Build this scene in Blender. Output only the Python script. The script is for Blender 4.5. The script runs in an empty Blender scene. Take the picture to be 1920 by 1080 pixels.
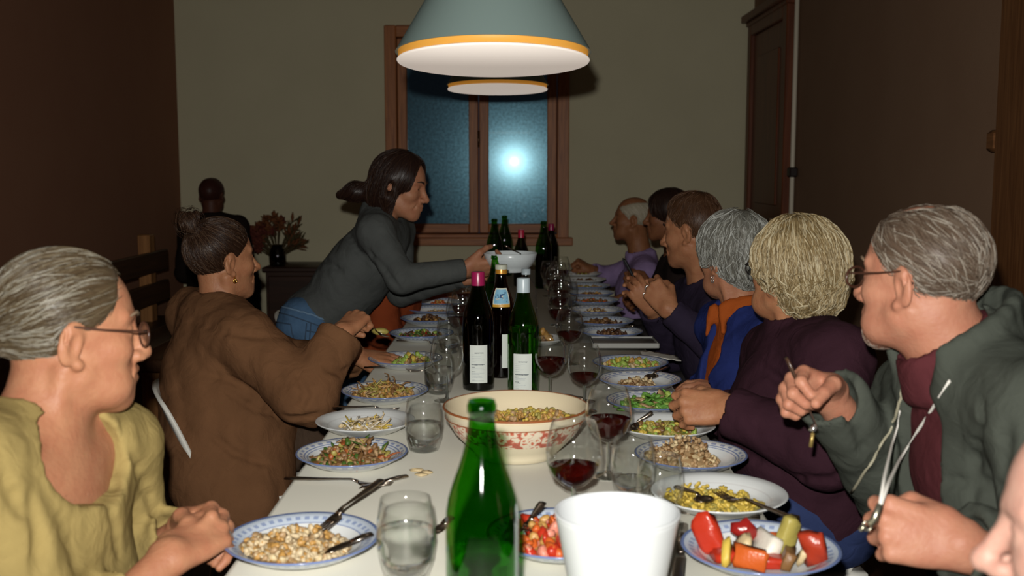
import bpy, math, random
import numpy as np
from mathutils import Vector, Matrix
random.seed(7); np.random.seed(7)
scene = bpy.context.scene
COL = scene.collection
# ------------------------------------------------------------------ camera, world, flash, exposure
FPX = 2000.0                                    # focal length in pixels of the 1920 px wide frame
CAM = np.array([0.0, 0.0, 1.34])
PITCH = math.atan(225.0 / FPX); YAW = math.atan(8.0 / FPX)
cd = bpy.data.cameras.new('camera'); cam = bpy.data.objects.new('camera', cd); COL.objects.link(cam)
cam.location = CAM; cam.rotation_euler = (math.pi / 2 - PITCH, 0, YAW)
cd.sensor_width = 36.0; cd.lens = FPX * 36.0 / 1920.0
cd.dof.use_dof = True; cd.dof.focus_distance = 2.9; cd.dof.aperture_fstop = 5.0
cd.clip_start = 0.02; cd.clip_end = 60
scene.camera = cam
scene.cycles.transparent_max_bounces = 24
world = bpy.data.worlds.new('night'); scene.world = world; world.use_nodes = True
world.node_tree.nodes['Background'].inputs[0].default_value = (0.010, 0.016, 0.024, 1)
world.node_tree.nodes['Background'].inputs[1].default_value = 1.0
fl = bpy.data.lights.new('camera_flash', 'SPOT'); flo = bpy.data.objects.new('camera_flash', fl); COL.objects.link(flo)
flo.location = CAM + np.array([-0.03, 0.0, 0.094]); flo.rotation_euler = (math.pi / 2 - 0.055, 0, 0)
fl.energy = 262; fl.spot_size = math.radians(100); fl.spot_blend = 1.0; fl.shadow_soft_size = 0.014
fl.color = (1.0, 0.97, 0.91)
vs = scene.view_settings
vs.view_transform = 'Standard'; vs.look = 'None'; vs.exposure = 0.0; vs.gamma = 1.0; vs.use_curve_mapping = False
_R = np.array(cam.rotation_euler.to_matrix())
def ray(px, py):
    return _R @ np.array([(px - 960.0) / FPX, -(py - 540.0) / FPX, -1.0])
def at(px, py, Y):
    d = ray(px, py); return CAM + d * (Y - CAM[1]) / d[1]
def on(px, py, z=0.762):
    d = ray(px, py); return CAM + d * (z - CAM[2]) / d[2]
V = lambda *a: np.array(a, float)
def nrm(v): v = np.asarray(v, float); return v / (np.linalg.norm(v) + 1e-12)
TZ = 0.74                                       # table top height
# ------------------------------------------------------------------ mesh helpers
def new(name, verts, faces, mat=None, parent=None, smooth=True, mats=None, fmat=None):
    me = bpy.data.meshes.new(name)
    if isinstance(faces, np.ndarray):
        verts = np.asarray(verts, np.float32); nv = len(verts); nf, k = faces.shape
        me.vertices.add(nv); me.vertices.foreach_set('co', verts.ravel())
        me.loops.add(nf * k); me.loops.foreach_set('vertex_index', faces.astype(np.int32).ravel())
        me.polygons.add(nf); me.polygons.foreach_set('loop_start', np.arange(0, nf * k, k, dtype=np.int32))
        me.polygons.foreach_set('loop_total', np.full(nf, k, np.int32))
        me.update(calc_edges=True); me.validate()
    else:
        me.from_pydata([tuple(map(float, v)) for v in verts], [], [tuple(int(i) for i in f) for f in faces]); me.update()
    for m in (mats or ([mat] if mat else [])): me.materials.append(m)
    if fmat is not None and len(fmat) == len(me.polygons): me.polygons.foreach_set('material_index', np.asarray(fmat, np.int32))
    if smooth: me.polygons.foreach_set('use_smooth', np.ones(len(me.polygons), bool))
    o = bpy.data.objects.new(name, me); COL.objects.link(o)
    if parent is not None: o.parent = parent
    return o
def tag(o, label=None, cat=None, group=None, kind=None):
    if label: o['label'] = label
    if cat: o['category'] = cat
    if group: o['group'] = group
    if kind: o['kind'] = kind
    return o
def thing(name, loc, label=None, cat=None, group=None, rot=(0, 0, 0), kind=None):
    o = bpy.data.objects.new(name, None); COL.objects.link(o); o.empty_display_size = 0.05
    o.location = [float(c) for c in loc]; o.rotation_euler = rot
    return tag(o, label, cat, group, kind)
def clone(o, parent=None):
    c = o.copy(); COL.objects.link(c)
    if parent is not None: c.parent = parent
    for ch in list(o.children): clone(ch, c)
    return c
class MB:
    """collects vertices and faces"""
    def __init__(s): s.v = []; s.f = []; s.m = []
    def add(s, v, f, m=0):
        n = len(s.v); s.v += [tuple(p) for p in v]; s.f += [tuple(i + n for i in q) for q in f]; s.m += [m] * len(f)
    def box(s, c, d, R=None, m=0, bev=0.0):
        c = np.asarray(c, float); hx, hy, hz = [x / 2 for x in d]
        if bev <= 0:
            P = [(-hx,-hy,-hz),(hx,-hy,-hz),(hx,hy,-hz),(-hx,hy,-hz),(-hx,-hy,hz),(hx,-hy,hz),(hx,hy,hz),(-hx,hy,hz)]
            Fc = [(0,3,2,1),(4,5,6,7),(0,1,5,4),(1,2,6,5),(2,3,7,6),(3,0,4,7)]
        else:
            b = min(bev, hx * .9, hy * .9, hz * .9); P = []; Fc = []
            lay = [(-hz, b), (-hz + b, 0), (hz - b, 0), (hz, b)]
            for z, i in lay:
                x, y = hx - i, hy - i
                P += [(-x, -y + b, z), (-x + b, -y, z), (x - b, -y, z), (x, -y + b, z), (x, y - b, z), (x - b, y, z), (-x + b, y, z), (-x, y - b, z)]
            for l in range(3):
                for k in range(8): Fc.append((l*8+k, l*8+(k+1) % 8, l*8+8+(k+1) % 8, l*8+8+k))
            Fc.append(tuple(range(7, -1, -1))); Fc.append(tuple(range(24, 32)))
        P = np.array(P)
        if R is not None: P = P @ np.asarray(R).T
        s.add(P + c, Fc, m)
    def lathe(s, prof, n=40, c=(0, 0, 0), m=0):
        P = []; Fc = []
        for r, z in prof:
            for k in range(n):
                a = 2 * math.pi * k / n; P.append((c[0] + r * math.cos(a), c[1] + r * math.sin(a), c[2] + z))
        for i in range(len(prof) - 1):
            for k in range(n): Fc.append((i*n+k, i*n+(k+1) % n, (i+1)*n+(k+1) % n, (i+1)*n+k))
        s.add(P, Fc, m)
    def tube(s, pts, r, n=8, m=0, caps=True, flat=1.0, up=(0, 0, 1)):
        pts = [np.asarray(p, float) for p in pts]; k = len(pts); rs = r if hasattr(r, '__len__') else [r] * k; P = []; Fc = []
        for i, p in enumerate(pts):
            t = nrm(pts[min(i + 1, k - 1)] - pts[max(i - 1, 0)]); u = np.cross(up, t)
            if np.linalg.norm(u) < 1e-3: u = np.cross((1, 0, 0), t)
            u = nrm(u); w = np.cross(t, u)
            for j in range(n):
                a = 2 * math.pi * j / n; P.append(p + rs[i] * (math.cos(a) * u + flat * math.sin(a) * w))
        for i in range(k - 1):
            for j in range(n): Fc.append((i*n+j, i*n+(j+1) % n, (i+1)*n+(j+1) % n, (i+1)*n+j))
        if caps: Fc.append(tuple(range(n - 1, -1, -1))); Fc.append(tuple((k-1)*n + j for j in range(n)))
        s.add(P, Fc, m)
    def torus(s, c, R, r, ax=(0, 0, 1), n=24, k=8, m=0, sx=1.0, sy=1.0, right=(1, 0, 0)):
        ax = nrm(ax); u = nrm(np.asarray(right) - np.dot(right, ax) * ax); w = np.cross(ax, u)
        pts = [np.asarray(c) + R * (sx * math.cos(2*math.pi*i/n) * u + sy * math.sin(2*math.pi*i/n) * w) for i in range(n)]
        P = []; Fc = []
        for i in range(n):
            t = nrm(pts[(i+1) % n] - pts[i-1]); q = np.cross(t, ax)
            for j in range(k):
                a = 2*math.pi*j/k; P.append(pts[i] + r * (math.cos(a) * q + math.sin(a) * ax))
        for i in range(n):
            for j in range(k): Fc.append((i*k+j, i*k+(j+1) % k, ((i+1) % n)*k+(j+1) % k, ((i+1) % n)*k+j))
        s.add(P, Fc, m)
    def build(s, name, mat=None, parent=None, smooth=True, mats=None):
        o = new(name, s.v, s.f, mat, parent, smooth, mats, s.m if mats else None)
        return o
def auto_smooth(o, ang=40):
    me = o.data
    me.polygons.foreach_set('use_smooth', np.ones(len(me.polygons), bool))
    try: me.set_sharp_from_angle(angle=math.radians(ang))
    except Exception: pass
    return o
# ------------------------------------------------------------------ materials
_mc = {}
def M(name, col, rough=0.6, spec=0.3, var=None, bump=None, metal=0.0, sheen=0.0, sss=0.0, emit=None, coord='Object', stretch=None, coat=0.0):
    if name in _mc: return _mc[name]
    m = bpy.data.materials.new(name); m.use_nodes = True; nt = m.node_tree; b = nt.nodes['Principled BSDF']
    b.inputs['Base Color'].default_value = (*col, 1); b.inputs['Roughness'].default_value = rough
    b.inputs['Specular IOR Level'].default_value = spec; b.inputs['Metallic'].default_value = metal
    if sheen: b.inputs['Sheen Weight'].default_value = sheen
    if coat: b.inputs['Coat Weight'].default_value = coat
    if sss:
        b.inputs['Subsurface Weight'].default_value = sss; b.inputs['Subsurface Radius'].default_value = (0.012, 0.004, 0.002); b.inputs['Subsurface Scale'].default_value = 0.6
    if emit: b.inputs['Emission Color'].default_value = (*emit[0], 1); b.inputs['Emission Strength'].default_value = emit[1]
    src = None
    if var or bump:
        tc = nt.nodes.new('ShaderNodeTexCoord'); mp = nt.nodes.new('ShaderNodeMapping'); nt.links.new(tc.outputs[coord], mp.inputs[0])
        if stretch: mp.inputs['Scale'].default_value = stretch
        src = mp.outputs[0]
    if var:                                    # (scale, amount, other colour)
        sc, amt, other = var
        n = nt.nodes.new('ShaderNodeTexNoise'); n.inputs['Scale'].default_value = sc; n.inputs['Detail'].default_value = 5; nt.links.new(src, n.inputs['Vector'])
        r = nt.nodes.new('ShaderNodeValToRGB'); r.color_ramp.elements[0].position = 0.5 - 0.5 * (1 - amt) - .001; r.color_ramp.elements[1].position = 0.5 + 0.5 * (1 - amt)
        r.color_ramp.elements[0].position = 0.35; r.color_ramp.elements[1].position = 0.68
        r.color_ramp.elements[0].color = (*[c * (1 - amt) + o * amt for c, o in zip(col, other)], 1); r.color_ramp.elements[1].color = (*col, 1)
        nt.links.new(n.outputs['Fac'], r.inputs[0]); nt.links.new(r.outputs[0], b.inputs['Base Color'])
    if bump:                                   # (scale, strength, distance)
        n2 = nt.nodes.new('ShaderNodeTexNoise'); n2.inputs['Scale'].default_value = bump[0]; n2.inputs['Detail'].default_value = 4; nt.links.new(src, n2.inputs['Vector'])
        bp = nt.nodes.new('ShaderNodeBump'); bp.inputs['Strength'].default_value = bump[1]; bp.inputs['Distance'].default_value = bump[2]
        nt.links.new(n2.outputs['Fac'], bp.inputs['Height']); nt.links.new(bp.outputs[0], b.inputs['Normal'])
    _mc[name] = m; return m
def cloth(name, col, dark=0.72, weave=900, rough=0.92):
    """woven or knitted fabric: fine weave plus soft wrinkles as relief"""
    if name in _mc: return _mc[name]
    m = M(name, col, rough, 0.06, var=(14, 0.6, tuple(c * dark for c in col)), bump=(weave, 0.5, 0.002)); nt = m.node_tree
    bp = [n for n in nt.nodes if n.type == 'BUMP'][0]; tc = [n for n in nt.nodes if n.type == 'TEX_COORD'][0]
    w = nt.nodes.new('ShaderNodeTexNoise'); w.inputs['Scale'].default_value = 17; w.inputs['Detail'].default_value = 3; w.inputs['Distortion'].default_value = 1.6; nt.links.new(tc.outputs['Object'], w.inputs['Vector'])
    b2 = nt.nodes.new('ShaderNodeBump'); b2.inputs['Strength'].default_value = .5; b2.inputs['Distance'].default_value = .009; nt.links.new(w.outputs['Fac'], b2.inputs['Height']); nt.links.new(b2.outputs[0], bp.inputs['Normal'])
    return m
def skin(name, col, red=(0.45, 0.14, 0.08)):
    return M(name, col, 0.52, 0.28, var=(38, 0.5, red), bump=(150, 0.45, 0.0022), sss=0.10)
def wood(name, c1, c2, axis='Z', scale=9.0, rough=0.42):
    if name in _mc: return _mc[name]
    m = bpy.data.materials.new(name); m.use_nodes = True; nt = m.node_tree; b = nt.nodes['Principled BSDF']
    tc = nt.nodes.new('ShaderNodeTexCoord'); mp = nt.nodes.new('ShaderNodeMapping'); nt.links.new(tc.outputs['Object'], mp.inputs[0])
    st = {'X': (.06, 1, 1), 'Y': (1, .06, 1), 'Z': (1, 1, .06)}[axis]; mp.inputs['Scale'].default_value = [scale * s for s in st]
    n = nt.nodes.new('ShaderNodeTexNoise'); n.inputs['Scale'].default_value = 3.2; n.inputs['Detail'].default_value = 8; n.inputs['Distortion'].default_value = 1.4
    nt.links.new(mp.outputs[0], n.inputs['Vector'])
    r = nt.nodes.new('ShaderNodeValToRGB'); r.color_ramp.elements[0].position = .35; r.color_ramp.elements[1].position = .68
    r.color_ramp.elements[0].color = (*c2, 1); r.color_ramp.elements[1].color = (*c1, 1)
    nt.links.new(n.outputs['Fac'], r.inputs[0]); nt.links.new(r.outputs[0], b.inputs['Base Color'])
    bp = nt.nodes.new('ShaderNodeBump'); bp.inputs['Strength'].default_value = .15; bp.inputs['Distance'].default_value = .002
    nt.links.new(n.outputs['Fac'], bp.inputs['Height']); nt.links.new(bp.outputs[0], b.inputs['Normal'])
    b.inputs['Roughness'].default_value = rough; b.inputs['Specular IOR Level'].default_value = .3
    _mc[name] = m; return m
def thin_glass(name, tint=(1, 1, 1), refl=1.0, rough=0.045, ior=1.5):
    """clear glass wall: passes light with its tint and mirrors by Fresnel"""
    if name in _mc: return _mc[name]
    m = bpy.data.materials.new(name); m.use_nodes = True; nt = m.node_tree; nt.nodes.remove(nt.nodes['Principled BSDF']); out = nt.nodes['Material Output']
    t = nt.nodes.new('ShaderNodeBsdfTransparent'); t.inputs[0].default_value = (*tint, 1)
    g = nt.nodes.new('ShaderNodeBsdfGlossy'); g.inputs['Roughness'].default_value = rough; g.inputs[0].default_value = (refl, refl, refl, 1)
    lw = nt.nodes.new('ShaderNodeLayerWeight'); lw.inputs[0].default_value = .5; pw = nt.nodes.new('ShaderNodeMath'); pw.operation = 'POWER'; pw.inputs[1].default_value = 3.2; nt.links.new(lw.outputs['Facing'], pw.inputs[0])
    f = nt.nodes.new('ShaderNodeMath'); f.operation = 'MULTIPLY_ADD'; f.inputs[1].default_value = .7; f.inputs[2].default_value = .035; nt.links.new(pw.outputs[0], f.inputs[0]); mx = nt.nodes.new('ShaderNodeMixShader')
    nt.links.new(f.outputs[0], mx.inputs[0]); nt.links.new(t.outputs[0], mx.inputs[1]); nt.links.new(g.outputs[0], mx.inputs[2]); nt.links.new(mx.outputs[0], out.inputs[0])
    _mc[name] = m; return m
def liquid(name, col, ior=1.33, clear=0.45, body=None):
    """refracting liquid, part of the light goes straight through"""
    if name in _mc: return _mc[name]
    m = bpy.data.materials.new(name); m.use_nodes = True; nt = m.node_tree; nt.nodes.remove(nt.nodes['Principled BSDF']); out = nt.nodes['Material Output']
    t = nt.nodes.new('ShaderNodeBsdfTransparent'); t.inputs[0].default_value = (*col, 1)
    g = nt.nodes.new('ShaderNodeBsdfGlass'); g.inputs['Color'].default_value = (*col, 1); g.inputs['IOR'].default_value = ior; g.inputs['Roughness'].default_value = 0
    mx = nt.nodes.new('ShaderNodeMixShader'); mx.inputs[0].default_value = 1 - clear
    nt.links.new(t.outputs[0], mx.inputs[1]); nt.links.new(g.outputs[0], mx.inputs[2]); last = mx.outputs[0]
    if body:
        d = nt.nodes.new('ShaderNodeBsdfDiffuse'); d.inputs[0].default_value = (*body[0], 1); m2 = nt.nodes.new('ShaderNodeMixShader'); m2.inputs[0].default_value = body[1]
        nt.links.new(last, m2.inputs[1]); nt.links.new(d.outputs[0], m2.inputs[2]); last = m2.outputs[0]
    nt.links.new(last, out.inputs[0]); _mc[name] = m; return m
# ------------------------------------------------------------------ smooth solids (distance field + surface nets)
def _smin(a, b, k):
    if k <= 0: return np.minimum(a, b)
    hh = np.maximum(k - np.abs(a - b), 0) / k
    return np.minimum(a, b) - hh * hh * k * 0.25
class Sdf:
    def __init__(s): s.ops = []
    def cap(s, a, b, ra, rb=None, k=0.01, op='u', flat=None):
        rb = ra if rb is None else rb; s.ops.append(('c', np.asarray(a, float), np.asarray(b, float), ra, rb, k, op, flat)); return s
    def chain(s, pts, rs, k=0.01, op='u'):
        for i in range(len(pts) - 1): s.cap(pts[i], pts[i + 1], rs[i], rs[i + 1], k, op)
        return s
    def sph(s, c, r, k=0.01, op='u'): return s.cap(c, np.asarray(c, float) + 1e-5, r, r, k, op)
    def ell(s, c, r, R=None, k=0.01, op='u'):
        s.ops.append(('e', np.asarray(c, float), np.asarray(r, float), np.eye(3) if R is None else np.asarray(R, float), k, op)); return s
    def plane(s, p, n, k=0.004): s.ops.append(('p', np.asarray(p, float), nrm(n), k, 'i')); return s
    def build(s, h, fold=None, pad=0.0):
        lo = np.full(3, 1e9); hi = np.full(3, -1e9)
        for o in s.ops:
            if o[0] == 'c' and o[6] == 'u':
                m = max(o[3], o[4]); lo = np.minimum(lo, np.minimum(o[1], o[2]) - m); hi = np.maximum(hi, np.maximum(o[1], o[2]) + m)
            if o[0] == 'e' and o[5] == 'u':
                ext = np.sqrt(((o[3] * o[2]) ** 2).sum(1)); lo = np.minimum(lo, o[1] - ext); hi = np.maximum(hi, o[1] + ext)
        lo = lo - 4 * h - pad; hi = hi + 4 * h + pad
        n = np.ceil((hi - lo) / h).astype(int) + 1
        ax = [(lo[i] + h * np.arange(n[i])).astype(np.float32) for i in range(3)]
        F = np.full(n, 0.25, np.float32)
        s.F, s.lo, s.h, s.ax, s.n, s.hi = F, lo, h, ax, n, hi
        s.apply(s.ops)
        if fold:
            idx = np.nonzero(np.abs(F) < 0.03); P = np.stack([ax[q][idx[q]] for q in range(3)], 1)
            F[idx] += fold(P).astype(np.float32)
        return s
    def apply(s, ops):
        F, lo, h, ax, n, hi = s.F, s.lo, s.h, s.ax, s.n, s.hi
        for o in ops:
            if o[0] == 'c': a, b = np.minimum(o[1], o[2]) - max(o[3], o[4]), np.maximum(o[1], o[2]) + max(o[3], o[4]); k, op = o[5], o[6]
            elif o[0] == 'e': ext = np.sqrt(((o[3] * o[2]) ** 2).sum(1)); a, b = o[1] - ext, o[1] + ext; k, op = o[4], o[5]
            else: a, b = lo, hi; k, op = o[3], o[4]
            mg = max(k, 4 * h) + h
            i0 = np.clip(np.floor((a - mg - lo) / h).astype(int), 0, n - 1); i1 = np.clip(np.ceil((b + mg - lo) / h).astype(int) + 1, 1, n)
            if (i1 <= i0).any(): continue
            sl = tuple(slice(i0[q], i1[q]) for q in range(3))
            X = ax[0][sl[0]][:, None, None]; Y = ax[1][sl[1]][None, :, None]; Z = ax[2][sl[2]][None, None, :]
            if o[0] == 'c':
                A, B = o[1].astype(np.float32), o[2].astype(np.float32); D = B - A; L2 = float(D @ D) + 1e-12
                px, py, pz = X - A[0], Y - A[1], Z - A[2]
                t0 = (px * D[0] + py * D[1] + pz * D[2]) / L2; t = np.clip(t0, 0, 1)
                d = np.sqrt((px - t * D[0]) ** 2 + (py - t * D[1]) ** 2 + (pz - t * D[2]) ** 2) - (o[3] + t * (o[4] - o[3]))
                if o[7] is not None: d = np.maximum(d, (t0 - o[7]) * math.sqrt(L2))
            elif o[0] == 'e':
                R = o[3].astype(np.float32); dx, dy, dz = X - np.float32(o[1][0]), Y - np.float32(o[1][1]), Z - np.float32(o[1][2]); k0 = 0; k1 = 0
                for q in range(3):
                    l = R[0, q] * dx + R[1, q] * dy + R[2, q] * dz; e = l / np.float32(o[2][q]); k0 = k0 + e * e; k1 = k1 + (e / np.float32(o[2][q])) ** 2
                k0 = np.sqrt(k0); d = k0 * (k0 - 1) / np.sqrt(k1 + 1e-9)
            else: d = (X - o[1][0]) * o[2][0] + (Y - o[1][1]) * o[2][1] + (Z - o[1][2]) * o[2][2]
            cur = F[sl]
            if op == 'u': F[sl] = _smin(cur, d, k)
            elif op == 's': F[sl] = -_smin(-cur, d, k)
            else: F[sl] = -_smin(-cur, -d, k)
        return s
    def hit(s, px, py):
        """first point of this solid on the line of sight through a photo pixel"""
        d = nrm(ray(px, py)); t0 = max(.2, np.linalg.norm((s.lo + s.hi) / 2 - CAM) - np.linalg.norm(s.hi - s.lo) / 2); P = CAM + d * np.arange(t0, t0 + np.linalg.norm(s.hi - s.lo) + .2, .002)[:, None]
        ok = ((P > s.lo + 2 * s.h) & (P < s.hi - 2 * s.h)).all(1); P = P[ok]
        if not len(P): return None
        i = np.rint((P - s.lo) / s.h).astype(int); f = s.F[i[:, 0], i[:, 1], i[:, 2]]; k = np.nonzero(f < 0)[0]
        return P[k[0]] if len(k) else None
    def crease(s, lines, r=.007, k=.012, off=.003):
        ops = []
        for L in lines:
            H = []
            for (x0, y0), (x1, y1) in zip(L[:-1], L[1:]):
                for t in np.linspace(0, 1, 5): H.append(s.hit(x0 + (x1 - x0) * t, y0 + (y1 - y0) * t))
            for a, b in zip(H[:-1], H[1:]):
                if a is None or b is None or np.linalg.norm(a - b) > .08: continue
                na, nb_ = s.sample(a[None])[1][0], s.sample(b[None])[1][0]
                ops.append(('c', a + na * off, b + nb_ * off, r, r, k, 's', None))
        s.apply(ops); return s
    def line(s, L, lift=.0015, n=6):
        H = []
        for (x0, y0), (x1, y1) in zip(L[:-1], L[1:]):
            for t in np.linspace(0, 1, n, endpoint=False): H.append(s.hit(x0 + (x1 - x0) * t, y0 + (y1 - y0) * t))
        H.append(s.hit(*L[-1])); H = [p for p in H if p is not None]; out = []
        for p in H:
            f, g = s.sample(p[None]); q = p - g[0] * (f[0] - lift)
            if not out or np.linalg.norm(q - out[-1]) < .06: out.append(q)
        return out
    def mesh(s):
        F, lo, h = s.F, s.lo, s.h
        S = (F < 0); c = np.zeros(np.array(F.shape) - 1, np.int8)
        nx, ny, nz = c.shape
        for a in (0, 1):
            for b in (0, 1):
                for d in (0, 1): c += S[a:nx+a, b:ny+b, d:nz+d]
        act = (c > 0) & (c < 8); ijk = np.argwhere(act); idx = np.full(c.shape, -1, np.int32); idx[act] = np.arange(len(ijk), dtype=np.int32)
        acc = np.zeros((len(ijk), 3), np.float32); cnt = np.zeros(len(ijk), np.float32)
        cor = [(a, b, d) for a in (0, 1) for b in (0, 1) for d in (0, 1)]
        val = {q: F[ijk[:, 0] + q[0], ijk[:, 1] + q[1], ijk[:, 2] + q[2]] for q in cor}
        for q in cor:
            for axx in range(3):
                if q[axx] == 1: continue
                r = list(q); r[axx] = 1; r = tuple(r); f0, f1 = val[q], val[r]; cr = (f0 < 0) != (f1 < 0)
                t = np.where(cr, f0 / np.where(cr, f0 - f1, 1), 0)
                pt = np.array(q, np.float32)[None] + np.zeros((len(ijk), 3), np.float32); pt[:, axx] += t
                acc += pt * cr[:, None]; cnt += cr
        verts = lo + h * (ijk + acc / np.maximum(cnt, 1)[:, None]); faces = []
        for axx in range(3):
            o1, o2 = [(1, 2), (2, 0), (0, 1)][axx]
            sl0 = [slice(None)] * 3; sl1 = [slice(None)] * 3; sl0[axx] = slice(0, -1); sl1[axx] = slice(1, None)
            s0, s1 = S[tuple(sl0)], S[tuple(sl1)]; e = np.argwhere(s0 != s1)
            ok = (e[:, o1] > 0) & (e[:, o2] > 0) & (e[:, o1] < c.shape[o1]) & (e[:, o2] < c.shape[o2]); e = e[ok]
            if not len(e): continue
            ins = s0[tuple(e.T)]
            def cell(d1, d2):
                g = e.copy(); g[:, o1] -= d1; g[:, o2] -= d2; return idx[tuple(g.T)]
            a, b, cc, d = cell(1, 1), cell(0, 1), cell(0, 0), cell(1, 0)
            q = np.stack([a, b, cc, d], 1); q[~ins] = q[~ins][:, ::-1]; faces.append(q)
        faces = np.concatenate(faces); faces = faces[(faces >= 0).all(1)]
        return verts, faces
    def sample(s, P):
        i = np.clip(np.rint((P - s.lo) / s.h).astype(int), 1, np.array(s.F.shape) - 2); x, y, z = i.T; F = s.F
        g = np.stack([F[x+1, y, z] - F[x-1, y, z], F[x, y+1, z] - F[x, y-1, z], F[x, y, z+1] - F[x, y, z-1]], 1) / (2 * s.h)
        g = g / (np.linalg.norm(g, axis=1, keepdims=True) + 1e-9)
        f = F[x, y, z] + ((P - (s.lo + s.h * i)) * g).sum(1)
        return f, g
def fold_noise(amp, freq, seed, axis=None, ridge=True):
    rs = np.random.RandomState(seed); K = rs.normal(size=(5, 3)) * freq; ph = rs.uniform(0, 6.28, 5); Q = rs.normal(size=(5, 3)) * freq * .6
    if axis is not None:
        a = nrm(axis); K = K - 0.75 * (K @ a)[:, None] * a
    def f(P):
        v = 0
        for i in range(5):
            w = np.sin(P @ K[i] + ph[i] + 1.3 * np.sin(P @ Q[i])); v = v + ((1 - 2 * np.abs(w)) if ridge else w) / 5
        return amp * v
    return f
# ------------------------------------------------------------------ people
def frame_from(fwd, up=(0, 0, 1), roll=0.0):
    f = nrm(fwd); r = nrm(np.cross(f, up)); u = np.cross(r, f)
    c, s = math.cos(roll), math.sin(roll); r2 = c * r + s * u; u2 = -s * r + c * u
    return np.stack([r2, f, u2], 1)
def facing(px, py, Y, side, phi, pitch=0.0, roll=0.0):
    v = at(px, py, Y) - CAM; v[2] = 0; v = nrm(v); r = np.array([v[1], -v[0], 0])
    f = side * r * math.cos(math.radians(phi)) + v * math.sin(math.radians(phi))
    f = f * math.cos(math.radians(pitch)) + V(0, 0, math.sin(math.radians(pitch)))
    return frame_from(f, roll=math.radians(roll))
def head_prims(S, o, R, s=1.0, male=False, age=0.5, nose=1.0, jowl=0.0, smile=0.0):
    T = lambda *p: o + s * (R @ np.array(p, float))
    E = lambda c, r, k=.01, op='u', A=None: S.ell(T(*c), np.array(r) * s, R if A is None else R @ A, k * s, op)
    C = lambda a, b, ra, rb=None, k=.008, op='u': S.cap(T(*a), T(*b), ra * s, (ra if rb is None else rb) * s, k * s, op)
    E((0, -.012, .030), (.074, .095, .083), 0)
    E((0, .020, -.020), (.061, .064, .086), .03)
    E((0, .026, -.078), (.046, .052, .036), .03)
    jw = .052 if male else .047
    for x in (-1, 1):
        C((x * jw, .002, -.060), (x * .016, .062, -.098), .022, .019, .025)
        E((x * .040, .050, -.028), (.024, .026, .022), .02)
        C((x * .010, .079, .018), (x * .048, .062, .022), .0105 if male else .008, .007, .014)
        if jowl: E((x * .036, .046, -.078), (.022, .03, .026), .02)
    C((0, .066, -.099), (0, .068, -.101), .021, None, .016)
    E((0, .068, -.066), (.030, .026, .024), .018)
    for x in (-1, 1):
        E((x * .031, .090, .001), (.019, .016, .012), .012, 's')
        C((x * .031, .0665, -.001), (x * .031, .0666, -.001), .0150, None, .004)
        E((x * .031, .085, -.001), (.0125, .012, .0042), .002, 's')
        C((x * .024, .088, -.050), (x * .033, .072, -.075), .0028, .002, .007, 's')
    n = nose
    C((0, .077, .012), (0, .077 + .026 * n, -.032), .0085, .0105, .010)
    C((0, .078 + .029 * n, -.036), (0, .078 + .029 * n, -.037), .0112, None, .006)
    for x in (-1, 1):
        C((x * .0135, .092, -.041), (x * .011, .099, -.042), .0088, .0075, .006)
        C((x * .006, .102, -.051), (x * .007, .098, -.047), .0032, None, .003, 's')
        C((0, .0925, -.062), (x * .022, .083, -.067 + smile), .0052, .0035, .005)
        C((0, .0905, -.075), (x * .019, .082, -.071 + smile), .0062, .004, .005)
        C((0, .0985, -.0685), (x * .023, .0865, -.0690 + smile), .0022, .0018, .003, 's')
        tl = math.radians(14); A = np.array([[1, 0, 0], [0, math.cos(tl), math.sin(tl)], [0, -math.sin(tl), math.cos(tl)]])
        fl_ = x * math.radians(22); B = np.array([[math.cos(fl_), -math.sin(fl_), 0], [math.sin(fl_), math.cos(fl_), 0], [0, 0, 1]])
        E((x * .079, -.016, -.010), (.0075, .019, .032), .005, 'u', B @ A)
        C((x * .075, -.006, -.040), (x * .074, -.005, -.041), .0085, None, .006)
        E((x * .0885, -.010, -.012), (.0095, .0105, .019), .003, 's', B @ A)
        C((x * .084, -.022, .010), (x * .085, -.026, -.012), .0026, .002, .003, 's')
    return T
FINGERS = {
 'relax': [(15, 25, 12), (20, 28, 14), (24, 30, 14), (28, 30, 14)],
 'flat': [(4, 10, 5), (6, 12, 6), (8, 12, 6), (10, 14, 6)],
 'curl': [(45, 50, 25), (50, 55, 28), (55, 58, 30), (58, 60, 30)],
 'fist': [(70, 92, 50), (75, 95, 55), (78, 95, 55), (80, 95, 55)],
 'pinch': [(48, 62, 30), (62, 80, 40), (70, 86, 45), (74, 88, 45)],
 'grip': [(40, 60, 35), (44, 62, 36), (48, 62, 36), (50, 62, 36)]}
THUMB = {
 'relax': [(.020, .026, -.008), (.055, .052, -.022), (.084, .058, -.032), (.106, .054, -.038)],
 'flat': [(.020, .026, -.006), (.052, .056, -.014), (.080, .068, -.018), (.102, .072, -.020)],
 'curl': [(.020, .026, -.008), (.056, .048, -.028), (.084, .044, -.046), (.102, .030, -.056)],
 'fist': [(.020, .026, -.008), (.056, .044, -.032), (.080, .030, -.054), (.082, .004, -.062)],
 'pinch': [(.020, .026, -.008), (.056, .048, -.030), (.086, .042, -.050), (.104, .034, -.066)],
 'grip': [(.020, .026, -.008), (.054, .052, -.026), (.082, .054, -.046), (.102, .046, -.060)]}
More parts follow.
